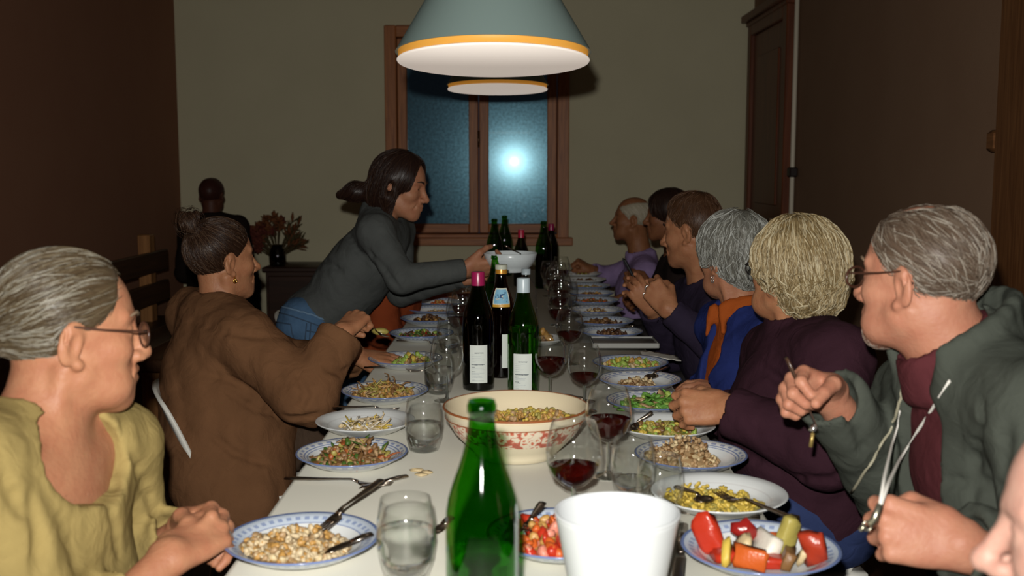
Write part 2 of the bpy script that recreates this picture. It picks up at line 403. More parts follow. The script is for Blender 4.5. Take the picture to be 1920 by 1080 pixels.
def hand_prims(S, w, d, n, side, pose='relax', s=1.0, extra=None):
    """w wrist, d finger direction, n back-of-hand normal, side +1 right hand / -1 left hand"""
    X = nrm(d); Z = nrm(np.asarray(n) - np.dot(n, X) * X); Y = np.cross(Z, X) * side
    T = lambda p: np.asarray(w) + s * (X * p[0] + Y * p[1] + Z * p[2])
    kn = [(.088, .031, 0), (.092, .010, .003), (.087, -.011, .001), (.078, -.030, -.004)]
    ln = [.074, .082, .076, .060]; rad = [.0090, .0092, .0088, .0078]
    for i, kk in enumerate(kn):
        S.cap(T((-.005, kk[1] * .55, -.002)), T(kk), .0165 * s, .0112 * s, .012 * s)
    S.ell(T((.045, 0, -.006)), np.array([.045, .036, .014]) * s, np.stack([X, Y, Z], 1), .01 * s)
    tips = []
    for i, kk in enumerate(kn):
        p = np.array(kk); ang = 0; sp = math.radians([5, 1, -3, -8][i]); q = [p]
        for j, fr in enumerate((.47, .30, .23)):
            ang += math.radians(FINGERS[pose][i][j] + (extra[i] if extra and j == 0 else 0)); L = ln[i] * fr
            p = p + L * np.array([math.cos(ang) * math.cos(sp), math.cos(ang) * math.sin(sp), -math.sin(ang)]); q.append(p)
        W = [T(x) for x in q]; r = rad[i] * s
        S.cap(W[0], W[1], r * 1.12, r * 1.02, .004 * s); S.sph(W[1], r * 1.08, .003 * s); S.cap(W[1], W[2], r, r * .93, .002 * s); S.cap(W[2], W[3], r * .92, r * .80, .002 * s)
        tips.append((W, r))
    th = [T(x) for x in THUMB[pose]]
    S.cap(th[0], th[1], .019 * s, .0125 * s, .012 * s); S.cap(th[1], th[2], .0118 * s, .0105 * s, .004 * s); S.cap(th[2], th[3], .0105 * s, .0085 * s, .003 * s)
    return T, tips
def torso_frame(p):
    sm = (p['sh'][0] + p['sh'][1]) / 2; up = nrm(sm - p['pelvis']); r = p['sh'][1] - p['sh'][0]; r = nrm(r - np.dot(r, up) * up); f = np.cross(up, r)
    return sm, np.stack([r, f, up], 1)
def torso_prims(S, p, t=0.0, k=.05, loose=0.0, arms=True, lower=True):
    """sh = (left, right); torso solid grown by t"""
    sm, R = torso_frame(p); b = p.get('build', 1.0); L = np.linalg.norm(sm - p['pelvis'])
    T = lambda x, y, z: sm + R @ V(x, y, z)
    nb = p['neckb']
    w = np.linalg.norm(p['sh'][1] - p['sh'][0]) / 2
    S.cap(p['sh'][0], p['sh'][1], .050 * b + t, .050 * b + t, k)
    for q in (0, 1): S.cap(nb + R @ V(0, -.01, -.01), p['sh'][q], .048 * b + t, .047 * b + t, k)
    S.ell(T(0, .012, -.15), V(w * .98 + t, .108 * b + t + loose, .185 + t), R, k)
    S.ell(T(0, .018, -.15 - (L - .15) * .45), V(w * .90 * b + t + loose, .108 * b + t + loose + p.get('belly', 0), .19 + t), R, k)
    if p.get('bust'):
        for x in (-1, 1): S.ell(T(x * .075, .095 * b, -.185), V(.07 + t, .055 + t, .068 + t), R, .045)
    if lower: S.ell(p['pelvis'], V(.165 * b + t, .125 * b + t, .115 + t), R, k)
    return sm, R, T
def strands(S, n, D, T_o, T_R, s, steps=9, step=.008, rad=.0008, lift=.0015, mask=None, seed=1, wave=0.0, jit=.35, sink=.002):
    """thin tufts that run over a hair solid along a direction field (head-local)"""
    rs = np.random.RandomState(seed); v, f = S.mesh()
    if mask is not None: v = v[mask(v)]
    if len(v) == 0: return np.zeros((0, 3)), np.zeros((0, 4), int), np.zeros(0)
    P = v[rs.randint(0, len(v), n)] + rs.normal(size=(n, 3)) * .002
    J = rs.normal(size=(n, 3)) * jit; lf = lift * rs.uniform(-.3, 1.6, n); out = []; ph = rs.uniform(0, 6.28, n)
    for i in range(steps):
        for _ in range(2):
            fv, g = S.sample(P); P = P - g * (fv - lf)[:, None] * .9
        out.append(P.copy())
        d = D(P) + J
        if wave: d = d + wave * np.sin(ph + i * .9)[:, None] * np.cross(d, g)
        d = d - (d * g).sum(1)[:, None] * g; d = d / (np.linalg.norm(d, axis=1, keepdims=True) + 1e-9)
        P = P + d * step * rs.uniform(.8, 1.2, n)[:, None]
    Q = np.stack(out, 1)                                   # n,steps,3
    tg = np.gradient(Q, axis=1); tg /= np.linalg.norm(tg, axis=2, keepdims=True) + 1e-9
    ref = rs.normal(size=(n, 1, 3)); u = np.cross(tg, ref); u /= np.linalg.norm(u, axis=2, keepdims=True) + 1e-9; w = np.cross(tg, u)
    tp = np.sin(np.linspace(.35, math.pi - .05, steps))[None, :, None] * rad * rs.uniform(.6, 1.4, n)[:, None, None]
    ring = [Q + tp * (math.cos(a) * u + math.sin(a) * w) for a in (0, 2.094, 4.189)]
    VV = np.stack(ring, 2).reshape(-1, 3); b = (np.arange(n)[:, None] * steps + np.arange(steps - 1)[None]).reshape(-1) * 3
    FF = np.concatenate([np.stack([b + j, b + (j + 1) % 3, b + 3 + (j + 1) % 3, b + 3 + j], 1) for j in range(3)])
    fm = np.tile(np.repeat(rs.choice(3, n, p=[.4, .35, .25]), steps - 1), 3)
    return T_o + s * (VV @ T_R.T), FF, fm
def hair_mats(nm, a, b, c, rough=.42):
    return [M(nm + '_deep', a, rough, .22), M(nm + '_mid', b, rough, .25), M(nm + '_light', c, rough * .9, .3)]
# ------------------------------------------------------------------ the room
XL, XR, YB, YF, ZC = -2.45, 1.70, 7.80, -1.30, 2.75
plaster = M('back_plaster', (0.63, 0.585, 0.405), 0.9, 0.1, var=(2.2, 0.18, (0.45, 0.41, 0.275)), bump=(160, 0.25, 0.003))
brown_l = M('left_wall_paint', (0.30, 0.150, 0.092), 0.9, 0.1, var=(3, 0.2, (0.25, 0.105, 0.066)), bump=(120, 0.25, 0.003))
brown_r = M('right_wall_paint', (0.265, 0.165, 0.105), 0.9, 0.1, var=(3, 0.2, (0.20, 0.11, 0.066)), bump=(120, 0.25, 0.003))
floor_m = wood('floor_boards', (0.085, 0.036, 0.018), (0.045, 0.018, 0.009), 'Y', 5, 0.5)
oak = wood('window_wood', (0.50, 0.185, 0.055), (0.30, 0.10, 0.028), 'Z', 14)
oak_h = wood('window_wood_flat', (0.50, 0.185, 0.055), (0.30, 0.10, 0.028), 'X', 14)
redwood = wood('door_wood', (0.17, 0.048, 0.016), (0.10, 0.026, 0.009), 'Z', 8)
def struct(o): o['kind'] = 'structure'; return o
def sbox(name, x0, x1, y0, y1, z0, z1, mat, parent=None):
    b = MB(); b.box(((x0 + x1) / 2, (y0 + y1) / 2, (z0 + z1) / 2), (x1 - x0, y1 - y0, z1 - z0)); o = b.build(name, mat, parent, False)
    return o if parent else struct(o)
sbox('floor', XL - .1, XR + .1, YF - .1, YB + .1, -0.1, 0, floor_m)
sbox('ceiling', XL - .1, XR + .1, YF - .1, YB + .1, ZC, ZC + .1, M('ceiling_paint', (0.30, 0.26, 0.20), .9, .1))
sbox('wall_left', XL - .1, XL, YF, YB, 0, ZC, brown_l)
sbox('wall_right', XR, XR + .1, YF, YB, 0, ZC, brown_r)
sbox('wall_front', XL - .1, XR + .1, YF - .1, YF, 0, ZC, brown_l)
wa, wb = at(726, 452, YB), at(1068, 48, YB)
WX0, WX1, WZ0, WZ1 = wa[0], wb[0], wa[2], wb[2]
b = MB()
for x0, x1, z0, z1 in ((XL - .1, WX0, 0, ZC), (WX1, XR + .1, 0, ZC), (WX0, WX1, 0, WZ0), (WX0, WX1, WZ1, ZC)):
    b.box(((x0 + x1) / 2, YB + .1, (z0 + z1) / 2), (x1 - x0, .2, z1 - z0))
struct(b.build('wall_back', plaster, None, False))
win = thing('window_1', ((WX0 + WX1) / 2, YB, WZ0), 'brown wooden casement window in the olive back wall', kind='structure')
WW, WH = WX1 - WX0, WZ1 - WZ0
def wpart(name, x0, x1, z0, z1, y0, y1, mat, parent=win, bev=.006):
    q = MB(); q.box(((x0 + x1) / 2 - WW / 2, (y0 + y1) / 2, (z0 + z1) / 2), (x1 - x0, y1 - y0, z1 - z0), bev=bev); return auto_smooth(q.build(name, mat, parent))
fw = .085
wpart('frame_post', 0, fw, 0, WH, -.045, .10, oak); wpart('frame_post', WW - fw, WW, 0, WH, -.045, .10, oak)
wpart('frame_rail', fw, WW - fw, WH - fw, WH, -.045, .10, oak_h); wpart('frame_rail', fw, WW - fw, 0, .055, -.045, .10, oak_h)
sb = wpart('window_sill', -.03, WW + .03, -.03, .03, -.075, .02, oak_h)
mid = at(898, 300, YB)[0] - WX0
pane_m = bpy.data.materials.new('night_pane'); pane_m.use_nodes = True
nt = pane_m.node_tree; nt.nodes.remove(nt.nodes['Principled BSDF']); out = nt.nodes['Material Output']
tr = nt.nodes.new('ShaderNodeBsdfTransparent'); g1 = nt.nodes.new('ShaderNodeBsdfGlossy'); g2 = nt.nodes.new('ShaderNodeBsdfGlossy'); df = nt.nodes.new('ShaderNodeBsdfDiffuse'); g3 = nt.nodes.new('ShaderNodeBsdfGlossy')
tr.inputs[0].default_value = (.55, .6, .62, 1)
g1.inputs[0].default_value = (.9, .95, 1, 1); g1.inputs['Roughness'].default_value = 0.014
g2.inputs[0].default_value = (.32, .72, .95, 1); g2.inputs['Roughness'].default_value = 0.26
g3.inputs[0].default_value = (.45, .85, 1, 1); g3.inputs['Roughness'].default_value = 0.14
df.inputs[0].default_value = (.10, .16, .19, 1)
tc = nt.nodes.new('ShaderNodeTexCoord'); nz = nt.nodes.new('ShaderNodeTexNoise'); nz.inputs['Scale'].default_value = 55; nz.inputs['Detail'].default_value = 8
nt.links.new(tc.outputs['Object'], nz.inputs['Vector'])
mr = nt.nodes.new('ShaderNodeMapRange'); mr.inputs[1].default_value = .35; mr.inputs[2].default_value = .75; mr.inputs[3].default_value = .018; mr.inputs[4].default_value = .052
nt.links.new(nz.outputs['Fac'], mr.inputs[0])
def mixs(a, b_, fac):
    m_ = nt.nodes.new('ShaderNodeMixShader')
    if isinstance(fac, float): m_.inputs[0].default_value = fac
    else: nt.links.new(fac, m_.inputs[0])
    nt.links.new(a, m_.inputs[1]); nt.links.new(b_, m_.inputs[2]); return m_.outputs[0]
s1 = mixs(tr.outputs[0], df.outputs[0], .30); s2 = mixs(s1, g1.outputs[0], .05); s3 = mixs(s2, g3.outputs[0], .022); s4 = mixs(s3, g2.outputs[0], mr.outputs[0])
nt.links.new(s4, out.inputs[0])
for i, (x0, x1) in enumerate(((fw + .005, mid - .004), (mid + .004, WW - fw - .005))):
    z0, z1 = .06, WH - fw - .005; st = .068
    sash = wpart('sash_stile', x0, x0 + st, z0, z1, -.03, .035, oak); wpart('sash_stile', x1 - st, x1, z0, z1, -.03, .035, oak)
    wpart('sash_rail', x0 + st, x1 - st, z0, z0 + st, -.028, .035, oak_h); wpart('sash_rail', x0 + st, x1 - st, z1 - st, z1, -.028, .035, oak_h)
    wpart('pane', x0 + st, x1 - st, z0 + st, z1 - st, .0, .005, pane_m, bev=0)
q = MB(); q.box((mid - WW / 2, -.038, .75), (.018, .02, .10), bev=.004); q.tube([(mid - WW/2, -.045, .78), (mid - WW/2, -.07, .78), (mid - WW/2, -.072, .68)], .007); q.build('window_handle', M('handle_bronze', (.12, .07, .04), .35, .5, metal=.7), win)
# door with cornice in the right wall near the back corner
DY0, DY1, DZ = 6.62, 7.72, 2.36
door = thing('door_1', (XR, (DY0 + DY1) / 2, 0), 'dark red-brown wooden door with a cornice near the back corner', kind='structure')
def dpart(name, x0, x1, y0, y1, z0, z1, mat=redwood):
    q = MB(); q.box(((x0 + x1) / 2 - XR, (y0 + y1) / 2 - (DY0 + DY1) / 2, (z0 + z1) / 2), (x1 - x0, y1 - y0, z1 - z0), bev=.005); return auto_smooth(q.build(name, mat, door))
dpart('door_leaf', XR - .035, XR - .002, DY0 + .1, DY1 - .1, 0.01, DZ - .1)
dpart('door_casing', XR - .06, XR - .002, DY0, DY0 + .1, 0, DZ); dpart('door_casing', XR - .06, XR - .002, DY1 - .1, DY1, 0, DZ)
dpart('door_casing', XR - .06, XR - .002, DY0 + .1, DY1 - .1, DZ - .1, DZ)
dpart('cornice', XR - .10, XR - .002, DY0 - .05, DY1 + .05, DZ, DZ + .05); dpart('cornice', XR - .07, XR - .002, DY0 - .02, DY1 + .02, DZ - .03, DZ)
for z0, z1 in ((.25, .95), (1.1, 2.1)): dpart('door_panel', XR - .045, XR - .03, DY0 + .25, DY1 - .25, z0, z1)
dpart('door_handle', XR - .10, XR - .03, DY0 + .16, DY0 + .19, 1.0, 1.03, M('handle_bronze', (.12, .07, .04), .35))
# pale vertical pipe beside the door
pipe = thing('wall_pipe', (XR - .03, 6.50, 0), 'thin pale vertical pipe running up the right wall beside the door', 'pipe')
q = MB(); q.tube([(0, 0, 0.02), (0, 0, ZC - .01)], .014, 10); q.build('pipe', M('pipe_paint', (.66, .60, .48), .5), pipe)
q = MB(); q.box((0, 0, 1.315), (.05, .075, .06), bev=.008); auto_smooth(q.build('pipe_clamp', M('clamp_black', (.02, .012, .01), .5), pipe))
# timber post with a block at the right edge
pst = thing('trim_1', (XR - .03, 3.40, 0), 'brown timber post at the right edge of the room', kind='structure')
q = MB(); q.box((-.01, -.10, ZC / 2), (.075, .72, ZC), bev=.006); auto_smooth(q.build('post', wood('post_wood', (.20, .085, .03), (.12, .045, .015), 'Z', 12), pst))
q = MB(); q.box((-.015, .29, 1.432), (.07, .075, .075), bev=.012); auto_smooth(q.build('block', wood('block_wood', (.22, .095, .035), (.14, .055, .018), 'Y', 12), pst))
# sideboard
sbd = thing('sideboard', (-1.33, 7.53, 0), 'low dark wooden sideboard against the back wall under the vase of flowers', 'sideboard')
dkw = wood('dark_wood', (.055, .022, .011), (.03, .012, .006), 'X', 6)
def part_box(name, c, d, mat, parent, bev=.005, R=None):
    q = MB(); q.box(c, d, R, bev=bev); return auto_smooth(q.build(name, mat, parent))
part_box('top', (0, 0, .645), (.84, .48, .03), dkw, sbd); part_box('body', (0, .01, .35), (.80, .44, .56), dkw, sbd)
for x in (-.195, .195):
    d_ = part_box('door', (x, -.218, .35), (.37, .018, .50), dkw, sbd); part_box('knob', (x * .25, -.235, .40), (.025, .025, .025), dkw, d_, .008)
for x in (-.36, .36):
    for y in (-.17, .19): part_box('leg', (x, y, .035), (.05, .05, .07), dkw, sbd)
# vase of dried flowers
vs_o = thing('flower_vase', at(521, 503, 7.42) * V(1, 1, 0) + V(0, 0, .66), 'dark vase of reddish flowers on the sideboard', 'vase')
q = MB(); q.lathe([(.001, 0), (.05, 0), (.058, .02), (.06, .08), (.05, .12), (.036, .135), (.040, .15), (.034, .15), (.045, .115), (.052, .05), (.001, .02)], 24)
q.build('vase', thin_glass('vase_glass', (.35, .3, .25)), vs_o)
q = MB(); fl_m = [M('petal_wine', (.13, .03, .018), .8), M('petal_rust', (.17, .06, .02), .8), M('leaf_dull', (.07, .055, .02), .8)]
st = MB(); rs = np.random.RandomState(3)
for i in range(44):
    a = rs.uniform(-1.35, 1.25); dep = rs.uniform(-.5, .5); L = rs.uniform(.15, .27) * (1 - .25 * abs(a) / 1.25)
    e = V(math.sin(a) * L * 1.05, dep * .12, .10 + math.cos(a) * L); st.tube([(0, dep * .02, .06), e * V(.45, .5, .6), e], .0035, 5)
    if a < .1:
        for k in range(16):
            d = nrm(rs.normal(size=3)); q.tube([e, e + d * .026, e + d * .048], [.004, .019, .005], 5, m=0 if i % 3 else 1, flat=.35)
    else:
        for k in range(7):
            d = nrm(nrm(e) + rs.normal(size=3) * .45); p0 = e * rs.uniform(.7, 1.0); q.tube([p0, p0 + d * .034, p0 + d * .07], [.005, .013, .003], 5, m=2 if k % 2 else 1, flat=.4)
st.build('stems', M('stem_brown', (.07, .05, .02), .8), vs_o); tag(q.build('blooms', None, vs_o, mats=fl_m), kind='stuff')
# timber bench by the left wall
bn = thing('timber_bench', (-1.86, 5.5, 0), 'chunky rough timber bench by the left wall', 'bench')
pine = wood('pine', (.36, .17, .06), (.22, .095, .033), 'Z', 10); pine_y = wood('pine_long', (.07, .030, .012), (.04, .017, .007), 'Y', 10)
for y in (-.42, .62): part_box('leg', (.13, y, .20), (.14, .10, .40), pine, bn); part_box('leg', (-.20, y, .20), (.14, .10, .40), pine, bn)
for x in (-.21, -.02, .17): part_box('seat_plank', (x, .1, .43), (.18, 1.5, .06), pine_y, bn)
for y in (-.40, .62): part_box('back_post', (-.27, y, .68), (.07, .09, .56), pine, bn)
for z in (.62, .80): part_box('back_plank', (-.235, .1, z), (.03, 1.5, .12), pine_y, bn)
# ------------------------------------------------------------------ dining table
TW, TY0, TY1 = 0.435, 0.55, 6.30
tb = thing('dining_table', (0, (TY0 + TY1) / 2, 0), 'long narrow dining table with a white top', 'table')
white_top = M('table_white', (0.55, 0.535, 0.465), 0.55, 0.25, var=(2.5, .10, (.47, .45, .38)), bump=(300, .08, .001))
part_box('table_top', (0, 0, TZ - .015), (TW * 2, TY1 - TY0, .03), white_top, tb, .006)
leg_m = M('table_leg_steel', (.25, .24, .22), .4, .4, metal=.5)
for y in (-2.7, -.9, .9, 2.7):
    for x in (-.37, .37): part_box('leg', (x, y, .355), (.045, .045, .71), leg_m, tb)
# ------------------------------------------------------------------ pendant lamps
def pendant(loc, r, label, tilt):
    o = thing('pendant_lamp', loc, label, 'lamp', 'cone pendant lamps over the table', rot=(math.radians(tilt), 0, 0))
    q = MB(); H = .27 * r / .225
    pr = [(r, 0), (r * .985, .006), (r * .30, H), (r * .26, H + .012), (.02, H + .014), (.02, H + .006), (r * .26, H + .004), (r * .27, H - .006), (r * .955, .007), (r * .985, 0.0), (r, 0)]
    q.lathe(pr, 72); auto_smooth(q.build('shade', M('shade_grey', (.175, .235, .222), .55, .25, bump=(400, .1, .001)), o), 35)
    q = MB(); q.lathe([(r * .968, .002), (r * .968, -.014), (r * .962, -.014), (r * .962, .002)], 72); q.build('glow_band', M('amber_band', (.6, .3, .05), .5, .3, emit=((1.0, .40, .05), .24)), o)
    q = MB(); q.lathe([(.001, -.015), (r * .975, -.015), (r * .985, -.018), (r * .975, -.021), (.001, -.021)], 72)
    q.build('diffuser', M('opal_diffuser', (.75, .70, .66), .4, .3, emit=((1.0, .86, .74), .42)), o)
    for k in range(3):
        a = k * 2.094 + .5; q = MB(); q.tube([(r * .9 * math.cos(a), r * .9 * math.sin(a), -.012), (r * .9 * math.cos(a), r * .9 * math.sin(a), .022)], .003, 6); q.build('spacer', M('brass', (.6, .35, .08), .3, .5, metal=.9), o)
    q = MB(); q.lathe([(.001, .055), (.02, .058), (.03, .085), (.02, .12), (.013, .15), (.013, .2)], 20); q.build('bulb', M('bulb_lit', (1, .8, .5), .4, .3, emit=((1.0, .42, .07), 14.0)), o)
    q = MB(); q.tube([(0, 0, H), (0, 0, ZC - loc[2])], .0035, 8); q.tube([(0, 0, ZC - loc[2] - .03), (0, 0, ZC - loc[2])], .04, 16); q.build('cord', M('cord_black', (.02, .02, .02), .5), o)
    return o
pendant(at(925, 100, 2.5), .2250, 'grey cone pendant lamp, the nearer and larger of the two', -4.0)
pendant(at(933, 160, 4.79), .2250, 'small-looking far pendant lamp hanging in front of the window', -2.0)
# ------------------------------------------------------------------ plates
def ring_mat(name, base, lines, dash=None, scale=1.0):
    """glazed ceramic with printed rings: lines = [(r0, r1, colour, strength)]"""
    m = bpy.data.materials.new(name); m.use_nodes = True; nt = m.node_tree; b = nt.nodes['Principled BSDF']
    b.inputs['Roughness'].default_value = .18; b.inputs['Specular IOR Level'].default_value = .45
    tc = nt.nodes.new('ShaderNodeTexCoord'); sp = nt.nodes.new('ShaderNodeSeparateXYZ'); nt.links.new(tc.outputs['Object'], sp.inputs[0])
    def mth(op, a, c=None):
        n = nt.nodes.new('ShaderNodeMath'); n.operation = op
        for i, x in enumerate((a, c)):
            if x is None: continue
            if isinstance(x, (int, float)): n.inputs[i].default_value = x
            else: nt.links.new(x, n.inputs[i])
        return n.outputs[0]
    rr = mth('SQRT', mth('ADD', mth('MULTIPLY', sp.outputs[0], sp.outputs[0]), mth('MULTIPLY', sp.outputs[1], sp.outputs[1])))
    top = mth('GREATER_THAN', sp.outputs[2], .008); an = mth('ARCTAN2', sp.outputs[1], sp.outputs[0]); cur = None
    for r0, r1, col, stg, dsh in lines:
        f = mth('MULTIPLY', mth('GREATER_THAN', rr, r0), mth('LESS_THAN', rr, r1)); f = mth('MULTIPLY', f, top)
        if dsh: f = mth('MULTIPLY', f, mth('GREATER_THAN', mth('SINE', mth('MULTIPLY', an, dsh)), -.1))
        f = mth('MULTIPLY', f, stg)
        mx = nt.nodes.new('ShaderNodeMix'); mx.data_type = 'RGBA'; nt.links.new(f, mx.inputs['Factor'])
        if cur is None: mx.inputs['A'].default_value = (*base, 1)
        else: nt.links.new(cur, mx.inputs['A'])
        mx.inputs['B'].default_value = (*col, 1); cur = mx.outputs['Result']
    if cur is not None: nt.links.new(cur, b.inputs['Base Color'])
    else: b.inputs['Base Color'].default_value = (*base, 1)
    return m
BL = (.085, .14, .34)
PW = (.60, .62, .62)
plate_mats = {
 'blue': ring_mat('plate_blue_rings', PW, [(.088, .109, (.42, .50, .62), .75, None), (.1075, .1135, BL, .9, None), (.0865, .0885, BL, .75, None), (.094, .101, BL, .6, 44)]),
 'line': ring_mat('plate_fine_lines', PW, [(.1085, .1135, BL, .9, None), (.094, .0965, BL, .85, None), (.0885, .0905, BL, .8, None), (.099, .1045, BL, .7, 30)]),
 'plain': ring_mat('plate_plain', PW, [(.084, .086, (.50, .50, .50), .6, None)])}
PLATE = [(.001, .004), (.062, .004), (.078, .010), (.086, .018), (.100, .024), (.1110, .0285), (.1130, .0275), (.1110, .0255), (.099, .0185), (.080, .0075), (.060, .0), (.056, -.002), (.001, -.002)]
plate_mesh = {}
def plate(px, py, kind, label, s=1.0, loc=None):
    p = on(px, py, TZ + .025) if loc is None else loc
    if kind not in plate_mesh:
        q = MB(); q.lathe([(r, z + .002) for r, z in PLATE], 56); o = q.build('plate', plate_mats[kind]); plate_mesh[kind] = o.data
    else:
        o = bpy.data.objects.new('plate', plate_mesh[kind]); COL.objects.link(o)
    o.location = (p[0], p[1], TZ); o.scale = (s, s, s); o.rotation_euler = (0, 0, random.uniform(0, 6))
    return tag(o, label, 'plate', 'plates along the table')
# ---- food
def _ico():
    t = (1 + 5 ** .5) / 2
    v = [nrm(x) for x in ((-1,t,0),(1,t,0),(-1,-t,0),(1,-t,0),(0,-1,t),(0,1,t),(0,-1,-t),(0,1,-t),(t,0,-1),(t,0,1),(-t,0,-1),(-t,0,1))]
    f = [(0,11,5),(0,5,1),(0,1,7),(0,7,10),(0,10,11),(1,5,9),(5,11,4),(11,10,2),(10,7,6),(7,1,8),(3,9,4),(3,4,2),(3,2,6),(3,6,8),(3,8,9),(4,9,5),(2,4,11),(6,2,10),(8,6,7),(9,8,1)]
    mid = {}; g = []
    def m(a, b):
        k = (min(a, b), max(a, b))
        if k not in mid: mid[k] = len(v); v.append(nrm(v[a] + v[b]))
        return mid[k]
    for a, b, c in f:
        x, y, z = m(a, b), m(b, c), m(c, a); g += [(a, x, z), (b, y, x), (c, z, y), (x, y, z)]
    return np.array(v), np.array(g)
ICV, ICF = _ico()
def rand_rot(rs):
    A = np.linalg.qr(rs.normal(size=(3, 3)))[0]; return A if np.linalg.det(A) > 0 else -A
def food(loc, label, mats, n=80, R=.062, H=.03, size=(.006, .011), shape=(1, .8, .6), seed=1, noodles=0, name='food_serving', off=(0, 0), base=.008, squash=(1, 1), leaf=0, mound=.55):
    """a helping of chopped food: uncountable mixed morsels"""
    rs = np.random.RandomState(seed); VV = []; FF = []; FM = []; nv = 0
    NR, NA = 9, 30; ph = rs.uniform(0, 6.28, 6); P = []; Tq = []                    # the mass under the morsels
    for i in range(NR):
        for j in range(NA):
            a = 2 * math.pi * j / NA; u = i / (NR - 1); wob = 1 + .10 * math.sin(2 * a + ph[0]) + .08 * math.sin(3 * a + ph[1]) + .05 * math.sin(5 * a + ph[2]); r = R * .98 * u * wob
            x, y = r * math.cos(a) * squash[0] + off[0], r * math.sin(a) * squash[1] + off[1]; fl_ = base + max(0, math.hypot(x, y) - .066) * .55
            P.append((x, y, fl_ + mound * H * max(0, 1 - u * u) + (rs.normal() * .0018 if 0 < i < NR - 1 else 0) - (.002 if i == NR - 1 else 0)))
    for i in range(NR - 1):
        for j in range(NA):
            q0, q1, q2, q3 = i*NA+j, i*NA+(j+1) % NA, (i+1)*NA+(j+1) % NA, (i+1)*NA+j; Tq += [(q0, q2, q1), (q0, q3, q2)]
    VV.append(np.array(P)); FF.append(np.array(Tq)); FM.append(np.repeat(rs.randint(len(mats), size=len(Tq) // 2), 2) if len(mats) > 1 else np.zeros(len(Tq), int)); nv = len(P)
    for i in range(n):
        r = R * math.sqrt(rs.uniform()); a = rs.uniform(0, 6.283); x, y = r * math.cos(a) * squash[0] + off[0], r * math.sin(a) * squash[1] + off[1]
        sz = rs.uniform(*size); rr = math.hypot(x, y); fl_ = base + max(0, (rr - .066)) * .55
        top = H * max(0, 1 - (r / R) ** 2); z = fl_ + rs.uniform(.25, 1) * top + sz * .3
        sc = sz * np.array(shape) * rs.uniform(.65, 1.35, 3); A = rand_rot(rs)
        v = (ICV * (1 + rs.normal(size=(len(ICV), 1)) * .13)) * sc @ A.T + V(x, y, z); v[:, 2] = np.maximum(v[:, 2], fl_ * .8)
        VV.append(v); FF.append(ICF + nv); nv += len(v); FM.append(np.full(len(ICF), rs.randint(len(mats))))
    for i in range(noodles):
        a = rs.uniform(0, 6.283); r = R * math.sqrt(rs.uniform()) * .9; p = V(r * math.cos(a) * squash[0] + off[0], r * math.sin(a) * squash[1] + off[1], base + H * max(0, 1 - (r / R) ** 2) * rs.uniform(.5, 1.1)); d = rs.normal(size=3) * V(1, 1, .25); pts = []
        for k in range(6):
            pts.append(p.copy()); d = nrm(d + rs.normal(size=3) * V(.7, .7, .35)); p = p + d * .008; p[2] = max(p[2], base)
        q = MB(); q.tube(pts, [.0016 + leaf, .0022 + leaf * 2, .0022 + leaf * 3, .0022 + leaf * 3, .002 + leaf * 2, .0012], 5, flat=1.0 if not leaf else .25)
        tri = [];
        for fc in q.f:
            for j in range(1, len(fc) - 1): tri.append((fc[0], fc[j], fc[j + 1]))
        VV.append(np.array(q.v)); FF.append(np.array(tri) + nv); nv += len(q.v); FM.append(np.full(len(tri), rs.randint(len(mats))))
    o = new(name, np.concatenate(VV), np.concatenate(FF), None, None, True, mats, np.concatenate(FM))
    o.location = (loc[0], loc[1], TZ + .002)
    return tag(o, label, 'food', None, 'stuff')
fm = lambda n, c, r=.45: M('food_' + n, c, r, .4, bump=(180, .4, .002))
RICE, GOLD, TAN, BRN, DBR = fm('rice', (.50, .40, .25)), fm('gold', (.40, .22, .06)), fm('tan', (.34, .22, .11)), fm('brown', (.17, .085, .03)), fm('dark', (.07, .03, .015))
GRN, LGR, DGR, YEL, OLV = fm('green', (.10, .24, .035)), fm('lime', (.27, .38, .07)), fm('herb', (.05, .10, .015)), fm('yellow', (.50, .36, .06)), fm('olive', (.30, .25, .06))
RED, ORG, CRM, PNK, WHT = fm('red', (.36, .025, .010), .25), fm('orange', (.44, .085, .015), .3), fm('cream', (.50, .39, .22)), fm('pink', (.55, .20, .14)), fm('white', (.62, .58, .50))
